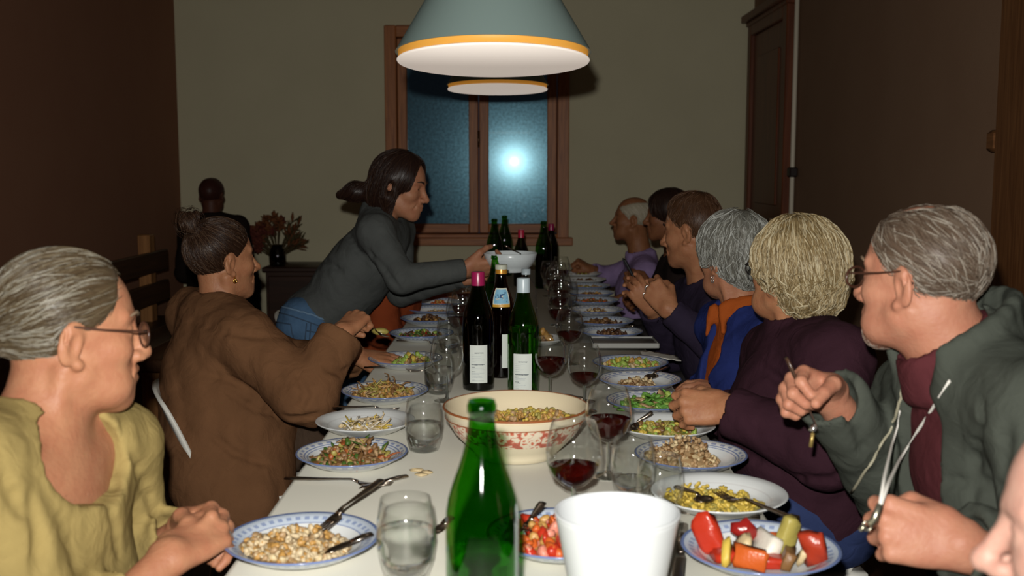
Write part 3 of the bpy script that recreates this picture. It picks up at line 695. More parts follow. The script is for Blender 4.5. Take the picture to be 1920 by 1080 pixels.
LP = [  # px, py, kind, plate label, food label, args
 (567, 1013, 'blue', 'blue-banded plate of rice in front of the woman in the olive sweater', 'rice with golden chicken bits on the plate nearest the olive sweater', dict(mats=[RICE, RICE, CRM, GOLD, RICE, TAN, GOLD], n=380, R=.080, H=.034, size=(.0028, .0075), off=(-.010, -.008))),
 (660, 850, 'line', 'blue-rimmed plate of dark salad, second on the left side', 'heap of brown and green dressed salad on the second left plate', dict(mats=[BRN, TAN, BRN, TAN, DGR, OLV, BRN, fm('paprika', (.30, .08, .02))], n=260, R=.074, H=.040, size=(.004, .009), noodles=44, leaf=.0014)),
 (685, 790, 'plain', 'plain white plate of pale noodles beside a tumbler', 'thin helping of pale cabbage strips on the plain left plate', dict(mats=[CRM, RICE, YEL, WHT], n=40, R=.060, H=.018, size=(.003, .006), noodles=60)),
 (722, 733, 'line', 'blue-lined plate piled with brown meat on the left side', 'pile of brown shredded meat on the left plate', dict(mats=[TAN, BRN, GOLD, OLV], n=220, R=.078, H=.034, size=(.004, .009), noodles=90)),
 (760, 673, 'line', 'thin-lined plate touched by the fingers of the woman in brown', 'yellow and green helping on the plate under the brown sleeve', dict(mats=[YEL, LGR, TAN, BRN, LGR], n=90, R=.058, H=.03, size=(.006, .011), off=(.02, 0))),
 (790, 625, 'blue', 'left plate of mixed salad just behind the raised spoon', 'dark mixed salad with cucumber behind the raised spoon', dict(mats=[BRN, DGR, DBR, LGR, RED], n=90, R=.072, H=.022, size=(.006, .011))),
 (805, 597, 'blue', 'left plate of brown stew beside the rust-red sweater', 'brown stew on the left plate beside the rust-red sweater', dict(mats=[BRN, DBR, GOLD], n=50, R=.06, H=.022, size=(.007, .012))),
 (815, 580, 'blue', 'nearly empty left plate under the reaching grey sleeve', 'scraps on the nearly empty plate under the grey sleeve', dict(mats=[TAN, CRM], n=18, R=.06, H=.008, size=(.005, .009))),
 (826, 566, 'blue', 'left plate with orange food under the reaching arm', 'small heap of orange food under the reaching arm', dict(mats=[ORG, GOLD], n=30, R=.04, H=.02, size=(.007, .011))),
 (832, 553, 'plain', 'farthest visible plate on the left side of the table', 'scraps on the farthest left plate', dict(mats=[GOLD, BRN], n=20, R=.05, H=.012, size=(.006, .010)))]
RP = [
 (1425, 1030, 'blue', 'blue-banded plate of red pepper chunks nearest on the right', None, None),
 (1348, 928, 'plain', 'plain white plate smeared with yellow curry', 'smear of yellow curry on the plain white plate', dict(mats=[YEL, YEL, YEL, OLV, YEL], n=240, R=.080, H=.012, size=(.003, .008), shape=(1, .9, .4), off=(-.012, 0))),
 (1295, 853, 'line', 'blue-rimmed plate heaped with brown rice', 'tall heap of brown rice and mushrooms on the right', dict(mats=[TAN, CRM, BRN, TAN, TAN], n=400, R=.072, H=.056, size=(.003, .0065), off=(-.016, 0))),
 (1247, 798, 'plain', 'plate of yellow vegetables under the fist of the woman in plum', 'oily yellow and green vegetables under the plum sleeve fist', dict(mats=[OLV, YEL, LGR, BRN], n=120, R=.074, H=.016, size=(.005, .010))),
 (1222, 752, 'line', 'plate of green leaves on the right side of the table', 'bright green leaves over grain on the right plate', dict(mats=[GRN, LGR, GRN, TAN, GRN], n=80, R=.074, H=.03, size=(.006, .011), noodles=40, leaf=.0035)),
 (1200, 712, 'line', 'dark-lined plate with a little grain and a spoon, right side', 'small heap of brown grain on the dark-lined plate', dict(mats=[TAN, BRN, CRM], n=90, R=.052, H=.02, size=(.004, .008), off=(-.01, 0))),
 (1182, 680, 'blue', 'plate of lettuce and potato just in front of the grey tray', 'lettuce and fried potato in front of the grey tray', dict(mats=[LGR, YEL, GOLD, CRM, LGR], n=100, R=.078, H=.026, size=(.006, .012))),
 (1146, 622, 'blue', 'right plate with dark stew and a spoon, just behind the grey tray', 'dark stew on the plate just behind the grey tray', dict(mats=[BRN, DBR, DBR], n=50, R=.05, H=.022, size=(.006, .011))),
 (1133, 602, 'blue', 'second right plate behind the grey tray', 'brown stew on the second plate behind the grey tray', dict(mats=[BRN, DBR], n=60, R=.072, H=.018, size=(.007, .012))),
 (1118, 581, 'line', 'third right plate behind the grey tray', 'scraps on the third plate behind the grey tray', dict(mats=[BRN, CRM], n=40, R=.05, H=.018, size=(.006, .010))),
 (1113, 563, 'blue', 'fourth right plate behind the grey tray with orange stew', 'orange-brown stew on the fourth plate behind the tray', dict(mats=[BRN, ORG, BRN], n=60, R=.07, H=.018, size=(.007, .012))),
 (1108, 549, 'blue', 'fifth right plate behind the grey tray', 'brown leftovers on the fifth plate behind the tray', dict(mats=[BRN, GOLD], n=30, R=.06, H=.012, size=(.007, .011))),
 (1102, 536, 'blue', 'sixth right plate behind the grey tray', 'pale leftovers on the sixth plate behind the tray', dict(mats=[TAN, OLV], n=30, R=.07, H=.012, size=(.007, .011))),
 (1096, 524, 'plain', 'seventh right plate behind the grey tray', 'dark leftovers on the seventh plate behind the tray', dict(mats=[BRN, DBR], n=30, R=.07, H=.014, size=(.007, .011))),
 (1090, 513, 'plain', 'farthest plate on the right, near the clenched hand', 'leftovers on the farthest right plate', dict(mats=[OLV, BRN], n=24, R=.06, H=.012, size=(.007, .011)))]
PL = {}
for i, (px, py, kd, la, fa, ar) in enumerate(LP + RP):
    pl = plate(px, py, kd, la, s=1.06 if py > 900 else 1.0); PL[(px, py)] = pl
    if fa: food(pl.location, fa, seed=i + 11, **ar)
p0 = plate(1052, 1003, 'blue', 'white plate of tomato salad half hidden behind the white pail', 1.05)
food(p0.location, 'bright red tomato salad between the green bottle and white pail', [RED, ORG, ORG, PNK, GOLD], n=120, R=.085, H=.04, size=(.008, .014), seed=77)
sd = plate(1012, 632, 'plain', 'small white plate of fried food right behind the bottle trio', .8)
food(sd.location, 'golden fried pieces right behind the bottle trio', [GOLD, BRN, GOLD], n=24, R=.05, H=.03, size=(.012, .018), seed=78)
# pepper chunks lying on the nearest right plate, one object each
cx, cy = PL[(1425, 1030)].location[:2]
rs = np.random.RandomState(5)
CH = [('red_pepper_piece', RED, -.075, .022, .020, .03, 'red pepper chunk at the left rim of the pepper plate'), ('red_pepper_piece', RED, -.055, .000, .018, .03, 'red pepper chunk leaning inward from the left rim'),
 ('tomato_piece', fm('wine', (.22, .012, .010), .15), -.008, .045, .024, .024, 'glossy dark red tomato piece at the back of the pepper plate'), ('red_pepper_piece', ORG, .028, .048, .018, .024, 'orange-red pepper strip right of the glossy tomato'),
 ('cheese_piece', WHT, .012, .018, .020, .026, 'white cheese wedge in the middle of the pepper plate'), ('potato_piece', CRM, -.028, .004, .018, .022, 'pale potato lump left of the cheese wedge'),
 ('potato_piece', YEL, -.056, -.028, .014, .018, 'small yellow potato bit at the front left of the pepper plate'), ('red_pepper_piece', RED, .002, -.018, .018, .028, 'bright red pepper chunk in front of the cheese wedge'),
 ('red_pepper_piece', ORG, -.024, -.042, .014, .026, 'orange pepper piece at the front edge of the pepper plate'), ('aubergine_piece', OLV, .045, .014, .020, .026, 'olive-yellow aubergine strip right of the cheese wedge'),
 ('aubergine_piece', BRN, .034, -.032, .018, .022, 'dark brown aubergine lump at the front of the pepper plate'), ('potato_piece', CRM, .060, -.022, .012, .016, 'pale potato sliver at the right of the pepper plate'),
 ('red_pepper_piece', fm('deepred', (.30, .03, .012), .25), .070, -.036, .014, .022, 'deep red pepper piece at the front right of the plate'), ('red_pepper_piece', ORG, .078, .004, .010, .013, 'tiny orange pepper scrap alone at the right')]
for nm, mt, x, y, hz, sz, la in CH:
    A = rand_rot(rs); dv = np.sign(ICV) * np.abs(ICV) ** .42
    v = (dv * (1 + rs.normal(size=(len(ICV), 1)) * .13)) * (np.array([sz * 1.0, sz * .62, hz * .42]) * rs.uniform(.85, 1.15, 3)); c_, s_ = math.cos(rs.uniform(0, 6)), math.sin(rs.uniform(0, 6))
    v = v @ A.T * 1.15; o = new(nm, v, ICF, mt); zmin = v[:, 2].min(); o.location = (cx + x, cy + y, TZ + .006 + max(0, math.hypot(x, y) - .07) * .5 - zmin)
    tag(o, la, 'food', 'chunks on the pepper plate')
# ------------------------------------------------------------------ glassware
clear = thin_glass('clear_glass', (.985, .99, .985)); water = liquid('water', (.985, .992, .99), 1.33, .25); redwine = liquid('red_wine', (.33, .035, .02), 1.34, .35, ((.08, .006, .004), .18))
basegl = liquid('glass_base', (.93, .95, .94), 1.45, .35)
def tumbler(px, py, label, fill=.55, s=1.0, grp='water tumblers'):
    p = on(px, py, TZ); o = thing('tumbler', (p[0], p[1], TZ + .001), label, 'glass', grp)
    pr = [(.001, .0), (.024, .0), (.031, .004), (.038, .030), (.0405, .058), (.0390, .085), (.0345, .112), (.0330, .1115), (.0375, .085), (.0388, .058), (.0362, .030), (.029, .010), (.001, .009)]
    q = MB(); q.lathe([(r * s, z * s) for r, z in pr], 40); q.build('glass', clear, o)
    if fill:
        h = .012 + .095 * fill; w = [(.001, .0105), (.0285, .0115), (.0355, .030), (.0382, .058), (.0370, .085), (.033, .108)]; ww = [x for x in w if x[1] < h - .004]
        rt = np.interp(h, [x[1] for x in w], [x[0] for x in w]); q = MB(); q.lathe([(r * s, z * s) for r, z in ww + [(rt, h), (.001, h)]], 40); q.build('water', water, o)
    q = MB(); q.lathe([(.001, .0005), (.022, .0005), (.028, .004), (.027, .0085), (.001, .0085)], 32); q.build('thick_base', basegl, o)
    return o
def wineglass(px, py, label, fill=.3, s=1.0, grp='wine glasses'):
    p = on(px, py, TZ); o = thing('wine_glass', (p[0], p[1], TZ + .001), label, 'glass', grp)
    bowl = [(.004, .062), (.018, .069), (.033, .083), (.0415, .104), (.0430, .120), (.0400, .142), (.0335, .166)]
    inner = [(.0325, .1655), (.0390, .142), (.0418, .120), (.0403, .104), (.032, .0845), (.017, .072), (.001, .067)]
    q = MB(); q.lathe([(r * s, z * s) for r, z in bowl + inner], 40); q.build('bowl', clear, o)
    q = MB(); q.lathe([(r * s, z * s) for r, z in [(.004, .064), (.0034, .052), (.0032, .03), (.004, .010), (.010, .005), (.030, .002), (.033, .001), (.033, 0), (.001, 0)]], 32); q.build('stem_and_foot', basegl, o)
    if fill:
        h = .069 + .098 * fill; w = [(r - .0006, z) for r, z in inner[::-1]]; ww = [x for x in w if x[1] < h - .003]
        rt = np.interp(h, [x[1] for x in w], [x[0] for x in w]); q = MB(); q.lathe([(max(r, .001) * s, z * s) for r, z in ww + [(rt, h), (.001, h)]], 40); q.build('wine', redwine, o)
    return o
tumbler(762, 1085, 'blurred water tumbler beside the rice plate, nearest on the left', .6, 1.08)
tumbler(795, 846, 'water tumbler beside the left dark salad plate', .5)
tumbler(823, 738, 'water tumbler beside the plate of brown meat', .6)
tumbler(842, 662, 'tumbler left of the wine bottles, in front of a wine glass', .3)
tumbler(1186, 935, 'empty-looking tumbler left of the brown rice plate', .25)
tumbler(1236, 975, 'empty tumbler in front of the yellow curry plate', 0)
for px, py, la in ((1032, 545, 'farther of two tumblers among the far wine glasses'), (1066, 577, 'nearer of two tumblers among the far wine glasses')): tumbler(px, py, la, .4, 1.0, 'far tumblers in the middle of the table')
wineglass(1075, 992, 'wine glass with a low pool of red wine, nearest of all', .30, 1.1)
wineglass(1140, 893, 'wine glass a third full of red wine by the serving bowl rim', .40, 1.06)
wineglass(1095, 772, 'wine glass with a little red wine behind the serving bowl', .25)
wineglass(1031, 752, 'wine glass of dark red wine just right of the green bottle', .42)
wineglass(1067, 683, 'wine glass of red wine left of the grey tray', .30)
wineglass(838, 752, 'wine glass behind the tumbler by the brown meat plate', 0)
wineglass(868, 628, 'wine glass of red wine left of the magenta-topped bottle', .35)
wineglass(860, 650, 'wine glass of red wine between tumblers on the left', .3)
for px, py, f in ((1050, 640, .4), (1047, 610, .35), (1052, 590, .3), (1040, 572, .4), (1046, 560, .2), (1030, 556, 0), (1052, 545, .3), (1016, 538, 0), (874, 598, .3), (885, 560, .2)):
    n_ = len([o_ for o_ in bpy.data.objects if o_.get('group') == 'far wine glasses down the middle'])
    wineglass(px, py, ['first', 'second', 'third', 'fourth', 'fifth', 'sixth', 'seventh', 'eighth'][n_] + ' wine glass counting away from the grey tray, middle row' if px > 900 else ('wine glass half hidden left of the magenta-topped bottle' if py > 580 else 'faint wine glass under the hand holding out the bowl'), f, 1.0, 'far wine glasses down the middle')
# ------------------------------------------------------------------ bottles
g_green = thin_glass('bottle_green_light', (.115, .46, .040)); g_dark = thin_glass('bottle_green_dark', (.11, .20, .035)); g_amber = thin_glass('bottle_amber', (.30, .075, .02)); g_mid = thin_glass('bottle_green_mid', (.20, .50, .05))
lq_white = liquid('pale_wine', (.80, .95, .55), 1.34, .25); lq_red = liquid('bottle_red', (.10, .02, .01), 1.34, .3, ((.03, .008, .004), .3))
def bprof(h, r):
    pts = [(0, .98), (.015, 1), (.56, 1), (.61, .985), (.66, .92), (.71, .80), (.76, .655), (.81, .53), (.86, .435), (.91, .375), (.955, .345), (.958, .40), (.985, .40), (.99, .37), (1.0, .36)]
    return [(r * b_, h * a_) for a_, b_ in pts]
lab_m = M('label_paper', (.62, .66, .62), .6, .2); ink = M('label_ink', (.06, .08, .10), .7); ink2 = M('label_ink_pale', (.32, .36, .40), .7)
def wrap(o, name, mat, r, w, z0, z1, ang, parent, n=10, dr=.0006, arch=False, ztop=None):
    q = MB(); P = []; Fc = []; m_ = 6
    for j in range(m_ + 1):
        for i in range(n + 1):
            u = i / n - .5; z = z0 + (z1 - z0) * j / m_; ww = w
            rr = r(z) if callable(r) else r
            if arch: ww = w * (1 - .38 * (j / m_) ** 2.2)
            a = ang + u * ww / rr; P.append(((rr + dr) * math.cos(a), (rr + dr) * math.sin(a), z))
    for j in range(m_):
        for i in range(n): Fc.append((j*(n+1)+i, j*(n+1)+i+1, (j+1)*(n+1)+i+1, (j+1)*(n+1)+i))
    q.add(P, Fc); return q.build(name, mat, parent)
def back_label(o, r, w, z0, z1, ang, seed):
    lb = wrap(o, 'label', lab_m, r, w, z0, z1, ang, o); rs = np.random.RandomState(seed); H = z1 - z0
    q = MB(); q2 = MB()
    def word(t, u0, u1, th, bold):
        u = u0
        while u < u1 - .02:
            l = min(rs.uniform(.03, .07) if not bold else .035, u1 - u); hh = th * rs.uniform(.6, 1.15); P = []
            for du, dz in ((0, 0), (l * .85, 0), (l * .85, hh), (0, hh)):
                a = ang + ((u + du) - .5) * w / r; P.append(((r + .0011) * math.cos(a), (r + .0011) * math.sin(a), z1 - t * H - dz))
            (q if bold else q2).add(P, [(0, 1, 2, 3)]); u += l
    word(.19, .28, .78, .0022, True); word(.50, .10, .84, .0026, True); word(.57, .12, .30, .0014, True); word(.69, .12, .34, .0018, True)
    for t in (.245, .29, .34, .385, .43, .60, .64, .73, .77, .81, .85, .91, .93):
        word(t, .12, .12 + rs.uniform(.2, .74), .0009, False)
    q.build('print', ink, lb, False); q2.build('print', ink2, lb, False)
def bottle(px, py, label, glass, h=.315, r=.0415, liq=None, fill=.5, cap=None, grp=None, capr=.0, cap_h=.035):
    p = on(px, py, TZ); o = thing('wine_bottle', (p[0], p[1], TZ + .001), label, 'bottle', grp)
    pr = bprof(h, r); q = MB(); q.lathe([(.001, .012), (r * .6, .004), (r * .9, 0)] + pr + [(r * .30, h), (r * .29, h * .95)], 48); q.build('glass', glass, o)
    rad = lambda z: float(np.interp(z, [a for _, a in pr], [b_ for b_, _ in pr]))
    if liq:
        zf = h * fill; z = [x for x in np.linspace(.008, zf, 18)]; q = MB(); q.lathe([(.001, .008)] + [((rad(x) - .003), x) for x in z] + [(.001, zf)], 40); q.build('wine', liq, o)
    if cap:
        q = MB(); cr = r * .40 + .0012; q.lathe([(cr, h - cap_h), (cr, h - .001), (cr * .93, h + .002), (.001, h + .0022)], 28); auto_smooth(q.build('cap', cap, o), 35)
    return o, rad
ang_cam = lambda o: math.atan2(-o.location[1], -o.location[0])
magenta = M('capsule_magenta', (.30, .012, .075), .3, .5); silver = M('cap_silver', (.42, .50, .54), .35, .5); goldcap = M('cap_gold', (.55, .25, .03), .3, .5, metal=.3)
fb, _ = bottle(905, 1275, 'big green glass bottle in the foreground, out of focus', g_green, .335, .0425, lq_white, .47)
b1, _ = bottle(897, 728, 'dark green bottle with magenta capsule and white label', g_dark, .318, .0430, lq_red, .62, magenta)
back_label(b1, .0431, .049, .022, .125, ang_cam(b1) + .02, 4)
b3, _ = bottle(981, 748, 'green bottle with silver screw cap and white label', g_mid, .315, .0405, lq_white, .60, silver)
back_label(b3, .0406, .049, .020, .125, ang_cam(b3) - .05, 9)
b2, rad2 = bottle(940, 705, 'amber bottle with gold cap and blue arched neck label', g_amber, .320, .0400, lq_red, .6, goldcap, cap_h=.022)
q = MB(); q.lathe([(.0176, .3105), (.0178, .3225), (.016, .324), (.001, .324)], 24); auto_smooth(q.build('cap_top', M('cap_pale', (.45, .47, .38), .4), b2), 35)
a2 = ang_cam(b2)
wrap(b2, 'neck_label_band', M('label_gold', (.55, .30, .04), .4), lambda z: rad2(z) + .0004, .052, .205, .214, a2, b2)
nl = wrap(b2, 'neck_label', M('label_cream', (.66, .66, .56), .5), lambda z: rad2(z) + .0004, .052, .212, .258, a2, b2, arch=True)
wrap(b2, 'neck_label_field', M('label_sky', (.20, .42, .58), .5), lambda z: rad2(z) + .0009, .045, .215, .2545, a2, nl, arch=True)
q = MB(); q2 = MB()
def npt(u, z, d=.0018): rr = rad2(z) + d; a = a2 + u / rr; return (rr * math.cos(a), rr * math.sin(a), z)
for u0, u1, z0, z1 in ((-.016, .016, .2185, .2225), (-.018, -.006, .231, .2345), (.004, .018, .2285, .2315), (-.004, .004, .231, .241), (.002, .010, .239, .242), (-.013, -.007, .238, .2405), (.008, .015, .2435, .246)):
    q.add([npt(u0, z0), npt(u1, z0), npt(u1, z1), npt(u0, z1)], [(0, 1, 2, 3)])
for u0, u1, z0, z1 in ((-.008, .008, .227, .2305), (-.016, -.010, .2265, .2285), (.001, .005, .233, .237)):
    q2.add([npt(u0, z0, .0019), npt(u1, z0, .0019), npt(u1, z1, .0019), npt(u0, z1, .0019)], [(0, 1, 2, 3)])
q.build('emblem_print', M('ink_blue', (.02, .06, .16), .6), nl, False); q2.build('emblem_print', M('ink_cream', (.62, .55, .38), .6), nl, False)
wrap(b2, 'label', lab_m, .0401, .020, .03, .127, a2 + .30, b2)
bottle(929, 640, 'plain green bottle half hidden behind the amber bottle', g_mid, .30, .038)
wb = thing('water_bottle', on(986, 655, TZ) * V(1, 1, 0) + V(0, 0, TZ + .001), 'clear plastic water bottle half hidden behind the silver-capped bottle', 'bottle')
q = MB(); q.lathe([(.001, .0), (.034, 0), (.038, .006), (.038, .16), (.034, .2), (.016, .235), (.0135, .25), (.0135, .265), (.012, .265), (.012, .25), (.0145, .234), (.0325, .199), (.0365, .16), (.0365, .008), (.001, .004)], 36); q.build('body', clear, wb)
q = MB(); q.lathe([(.015, .25), (.015, .268), (.001, .269)], 24); q.build('cap', silver, wb)
for px, py, la, cp in ((927, 530, 'far green bottle, left of the touching pair in front of the window', None), (946, 516, 'far green bottle, right of the touching pair in front of the window', None), (1019, 540, 'far green bottle standing before the right window frame', None)):
    bottle(px, py, la, g_mid, .335, .042, lq_red, .5, cp)
bottle(977, 536, 'far dark bottle with a shiny red capsule behind the held bowl', g_dark, .285, .038, lq_red, .6, M('capsule_red', (.50, .02, .06), .3, .5), cap_h=.085)
bottle(1033, 518, 'far dark bottle with a dull red neck, rightmost of the far bottles', g_dark, .29, .038, lq_red, .6, magenta)
# ------------------------------------------------------------------ serving bowls, pail, tray, napkin
pc = on(967, 852, TZ); sbw = thing('serving_bowl', (pc[0], pc[1], TZ + .001), 'big cream serving bowl with a red floral band', 'bowl')
fmat = bpy.data.materials.new('floral_band'); fmat.use_nodes = True; nt = fmat.node_tree; bb = nt.nodes['Principled BSDF']; bb.inputs['Roughness'].default_value = .2
tc = nt.nodes.new('ShaderNodeTexCoord'); sp = nt.nodes.new('ShaderNodeSeparateXYZ'); nt.links.new(tc.outputs['Object'], sp.inputs[0])
vo = nt.nodes.new('ShaderNodeTexVoronoi'); vo.inputs['Scale'].default_value = 62; nz = nt.nodes.new('ShaderNodeTexNoise'); nz.inputs['Scale'].default_value = 70; nz.inputs['Detail'].default_value = 5
nt.links.new(tc.outputs['Object'], nz.inputs['Vector'])
mxv = nt.nodes.new('ShaderNodeMix'); mxv.data_type = 'VECTOR'; mxv.inputs['Factor'].default_value = .02; nt.links.new(tc.outputs['Object'], mxv.inputs['A']); nt.links.new(nz.outputs['Color'], mxv.inputs['B']); nt.links.new(mxv.outputs['Result'], vo.inputs['Vector'])
rp = nt.nodes.new('ShaderNodeValToRGB'); cr = rp.color_ramp; cr.elements[0].position = 0.0; cr.elements[0].color = (.45, .08, .05, 1); cr.elements[1].position = 1; cr.elements[1].color = (.34, .12, .08, 1)
for pos, c in ((.22, (.50, .14, .08, 1)), (.30, (.66, .58, .44, 1)), (.52, (.64, .56, .44, 1)), (.62, (.50, .17, .11, 1)), (.75, (.40, .09, .06, 1))): e = cr.elements.new(pos); e.color = c
nt.links.new(vo.outputs['Distance'], rp.inputs[0])
rp.color_ramp.interpolation = 'LINEAR'
rz = nt.nodes.new('ShaderNodeValToRGB'); rz.color_ramp.interpolation = 'CONSTANT'; z2 = rz.color_ramp; z2.elements[0].position = 0; z2.elements[0].color = (0, 0, 0, 1); z2.elements[1].position = .40; z2.elements[1].color = (1, 1, 1, 1); e = z2.elements.new(.80); e.color = (0, 0, 0, 1)
mr = nt.nodes.new('ShaderNodeMath'); mr.operation = 'DIVIDE'; mr.inputs[1].default_value = .105; nt.links.new(sp.outputs[2], mr.inputs[0]); nt.links.new(mr.outputs[0], rz.inputs[0])
mx = nt.nodes.new('ShaderNodeMix'); mx.data_type = 'RGBA'; mx.inputs['A'].default_value = (.64, .57, .42, 1); nt.links.new(rz.outputs[0], mx.inputs['Factor']); nt.links.new(rp.outputs[0], mx.inputs['B'])
nt.links.new(mx.outputs['Result'], bb.inputs['Base Color'])
creamg = M('bowl_cream', (.64, .55, .38), .2, .45)
q = MB(); q.lathe([(.001, .004), (.075, .004), (.080, 0), (.086, .001), (.088, .010), (.105, .026), (.128, .050), (.143, .074), (.150, .097)], 72); q.build('bowl_wall', fmat, sbw)
q = MB(); q.lathe([(.150, .097), (.1525, .103), (.150, .1055), (.146, .104), (.138, .078), (.122, .052), (.095, .028), (.06, .016), (.001, .014)], 72); q.build('bowl_inside', creamg, sbw)
q = MB(); q.torus((0, 0, .1035), .1510, .0026, n=72, k=8); q.torus((0, 0, .0835), .1482, .0010, n=72, k=6); q.build('rim_line', M('rim_brown', (.28, .09, .03), .3), sbw)
food((pc[0], pc[1] + .015), 'heap of yellow bean stew in the big serving bowl', [GOLD, YEL, OLV, GOLD, TAN], n=480, R=.102, H=.036, size=(.005, .009), seed=91, base=.045, off=(.012, 0))
pl_ = thing('white_pail', at(1157, 958, 1.36) * V(1, 1, 0) + V(0, 0, TZ + .001), 'plain white pail in the foreground, out of focus', 'pail')
zt = at(1157, 958, 1.36)[2] - TZ
q = MB(); q.lathe([(.001, .003), (.050, .0), (.054, .002), (.0805, zt - .01), (.082, zt - .004), (.0805, zt), (.0785, zt - .004), (.0515, .006), (.001, .006)], 64); auto_smooth(q.build('pail_wall', M('pail_white', (.50, .52, .53), .4, .35), pl_), 50)
q = MB(); q.torus((0, 0, zt - .002), .0808, .0022, n=64); q.build('pail_rim', M('pail_white', (.8, .8, .8)), pl_)
ta, tbn = on(1108, 640, TZ), on(1212, 660, TZ)
ty = thing('serving_tray', ((ta[0] + tbn[0]) / 2 + .02, (ta[1] + tbn[1]) / 2, TZ + .001), 'flat grey rectangular tray at the right table edge', 'tray')
part_box('tray_base', (0, 0, .010), (.215, .15, .014), M('tray_grey', (.13, .115, .10), .5), ty, .005)
for x, y, w, d in ((0, .073, .22, .006), (0, -.073, .22, .006), (.108, 0, .006, .15), (-.108, 0, .006, .15)): part_box('tray_lip', (x, y, .014), (w, d, .018), M('tray_edge', (.30, .30, .28), .45), ty, .002)
npk = on(1232, 668, TZ); nk = thing('paper_napkin', (npk[0], npk[1], TZ + .001), 'white paper napkin hanging over the table edge beside the tray', 'napkin')
q = MB(); P = []; Fc = []
for i in range(9):
    for j in range(7):
        x = -.05 + .13 * i / 8; y = -.05 + .10 * j / 6; ov = max(0, npk[0] + x - TW); P.append((x - ov * .10, y + .004 * math.sin(i), .006 + .003 * math.sin(i * 1.3 + j) ** 2 - ov * .16))
for i in range(8):
    for j in range(6): Fc.append((i*7+j, (i+1)*7+j, (i+1)*7+j+1, i*7+j+1))
q.add(P, Fc); nko = q.build('sheet', M('napkin_white', (.60, .58, .52), .9), nk); nko.modifiers.new('t', 'SOLIDIFY').thickness = .0012
# crumbs
for i, (px, py) in enumerate(((783, 884), (790, 893), (800, 889))):
    v = ICV * V(.012, .008, .0035) * (1 + rs.normal(size=(len(ICV), 1)) * .15); o = new('bread_crumb', v, ICF, CRM); p = on(px, py, TZ); o.location = (p[0], p[1], TZ + .0035); tag(o, ['upper left', 'lower', 'right'][i] + ' one of three pale crumbs between the salad plate and the green bottle', 'crumb', 'bread crumbs by the salad plate')
# ------------------------------------------------------------------ cutlery
steel = M('cutlery_steel', (.42, .36, .30), .22, .5, metal=1.0)
def fork(a, c, label, roll=0.0, name='fork', bend=.012):
    """from handle end a to tine tips c (world)"""
    a, c = np.asarray(a, float), np.asarray(c, float); L = np.linalg.norm(c - a); X = nrm(c - a); Yv = nrm(np.cross((0, 0, 1), X)); Z = np.cross(X, Yv)
    o = thing(name, a, label, 'fork' if name == 'fork' else ('spoon' if name == 'spoon' else 'knife'), 'cutlery on the table'); k = L / .19
    T = lambda x, y, z: X * x * k + Yv * y + Z * z
    q = MB()
    if name == 'knife':
        q.tube([T(0, 0, .002), T(.03, 0, .003), T(.085, 0, .003)], [.0075, .0085, .0065], 8, flat=.4, up=Z); q.build('handle', steel, o); q = MB(); q.tube([T(.085, 0, .003), T(.10, 0, .003), T(.16, 0, .003), T(.19, .003, .003)], [.006, .0095, .0095, .002], 8, flat=.12, up=Z); q.build('blade', steel, o)
        return o
    q.tube([T(0, 0, .003), T(.02, 0, .004), T(.06, 0, .006), T(.10, 0, .009), T(.118, 0, .010), T(.13, 0, .006)], [.0075, .008, .0062, .0036, .0036, .006], 8, flat=.35, up=Z); q.build('handle', steel, o); q = MB()
    if name == 'spoon':
        P = []; Fc = []
        for i in range(9):
            for j in range(9):
                u, v = i / 8 * 2 - 1, j / 8 * 2 - 1; rr = math.sqrt(max(0, 1 - u * u)); P.append(T(.158 + u * .032 / 1, v * rr * .019, .0065 * (u * u + (v * rr) ** 2) - .001))
        for i in range(8):
            for j in range(8): Fc.append((i*9+j, (i+1)*9+j, (i+1)*9+j+1, i*9+j+1))
        q.add(P, Fc); b_ = q.build('spoon_bowl', steel, o); b_.modifiers.new('t', 'SOLIDIFY').thickness = .0014
    else:
        q.tube([T(.126, 0, .007), T(.138, 0, .002), T(.150, 0, .001)], [.004, .0115, .0115], 8, flat=.16, up=Z)
        for j in range(4):
            y = (-.0085 + .0057 * j); q.tube([T(.147, y, .001), T(.165, y, .0015), T(.19, y, .006)], [.0021, .0018, .0010], 6, flat=.7, up=Z)
        q.build('fork_head', steel, o)
    return o
tz = lambda px, py, z=.004: on(px, py, TZ + z) 
fork(tz(535, 899), tz(735, 912), 'fork lying between the rice plate and the salad plate on the left')
fork(at(762, 893, tz(740, 905)[1] + .0) if False else on(714, 903, TZ + .045), on(592, 1003, TZ + .030), 'fork with its tines resting in the rice plate')
fork(on(762, 894, TZ + .004), on(672, 918, TZ + .004), 'knife lying under the fork tip on the left', name='knife')
fork(on(697, 1003, TZ + .034), on(608, 1040, TZ + .022), 'knife leaning on the right rim of the rice plate', name='knife')
fork(tz(625, 766), tz(748, 770), 'fork between the pale noodles and the brown meat plate')
fork(tz(684, 690), tz(800, 697), 'fork in front of the plate touched by the woman in brown')
fork(tz(745, 640), tz(835, 646), 'fork in front of the mixed salad behind the raised spoon')
fork(on(1490, 976, TZ + .034), on(1345, 928, TZ + .026), 'fork slanting out of the yellow curry plate to the right')
fork(on(1268, 915, TZ + .03), on(1330, 945, TZ + .024), 'dark spoon lying in the yellow curry', name='spoon')
fork(tz(1425, 972), tz(1262, 962), 'knife lying between the curry plate and the pepper plate', name='knife')
fork(on(1224, 774, TZ + .055), on(1186, 808, TZ + .016), 'spoon standing up in the plate of yellow vegetables', name='spoon')
fork(on(1018, 945, TZ + .06), on(985, 1000, TZ + .03), 'fork handle sticking out of the tomato salad')
fork(tz(1282, 985), tz(1268, 1120), 'knife lying between the white pail and the pepper plate', name='knife')
fork(on(1252, 690, TZ + .03), on(1215, 712, TZ + .02), 'spoon in the dark-lined plate of grain', name='spoon')
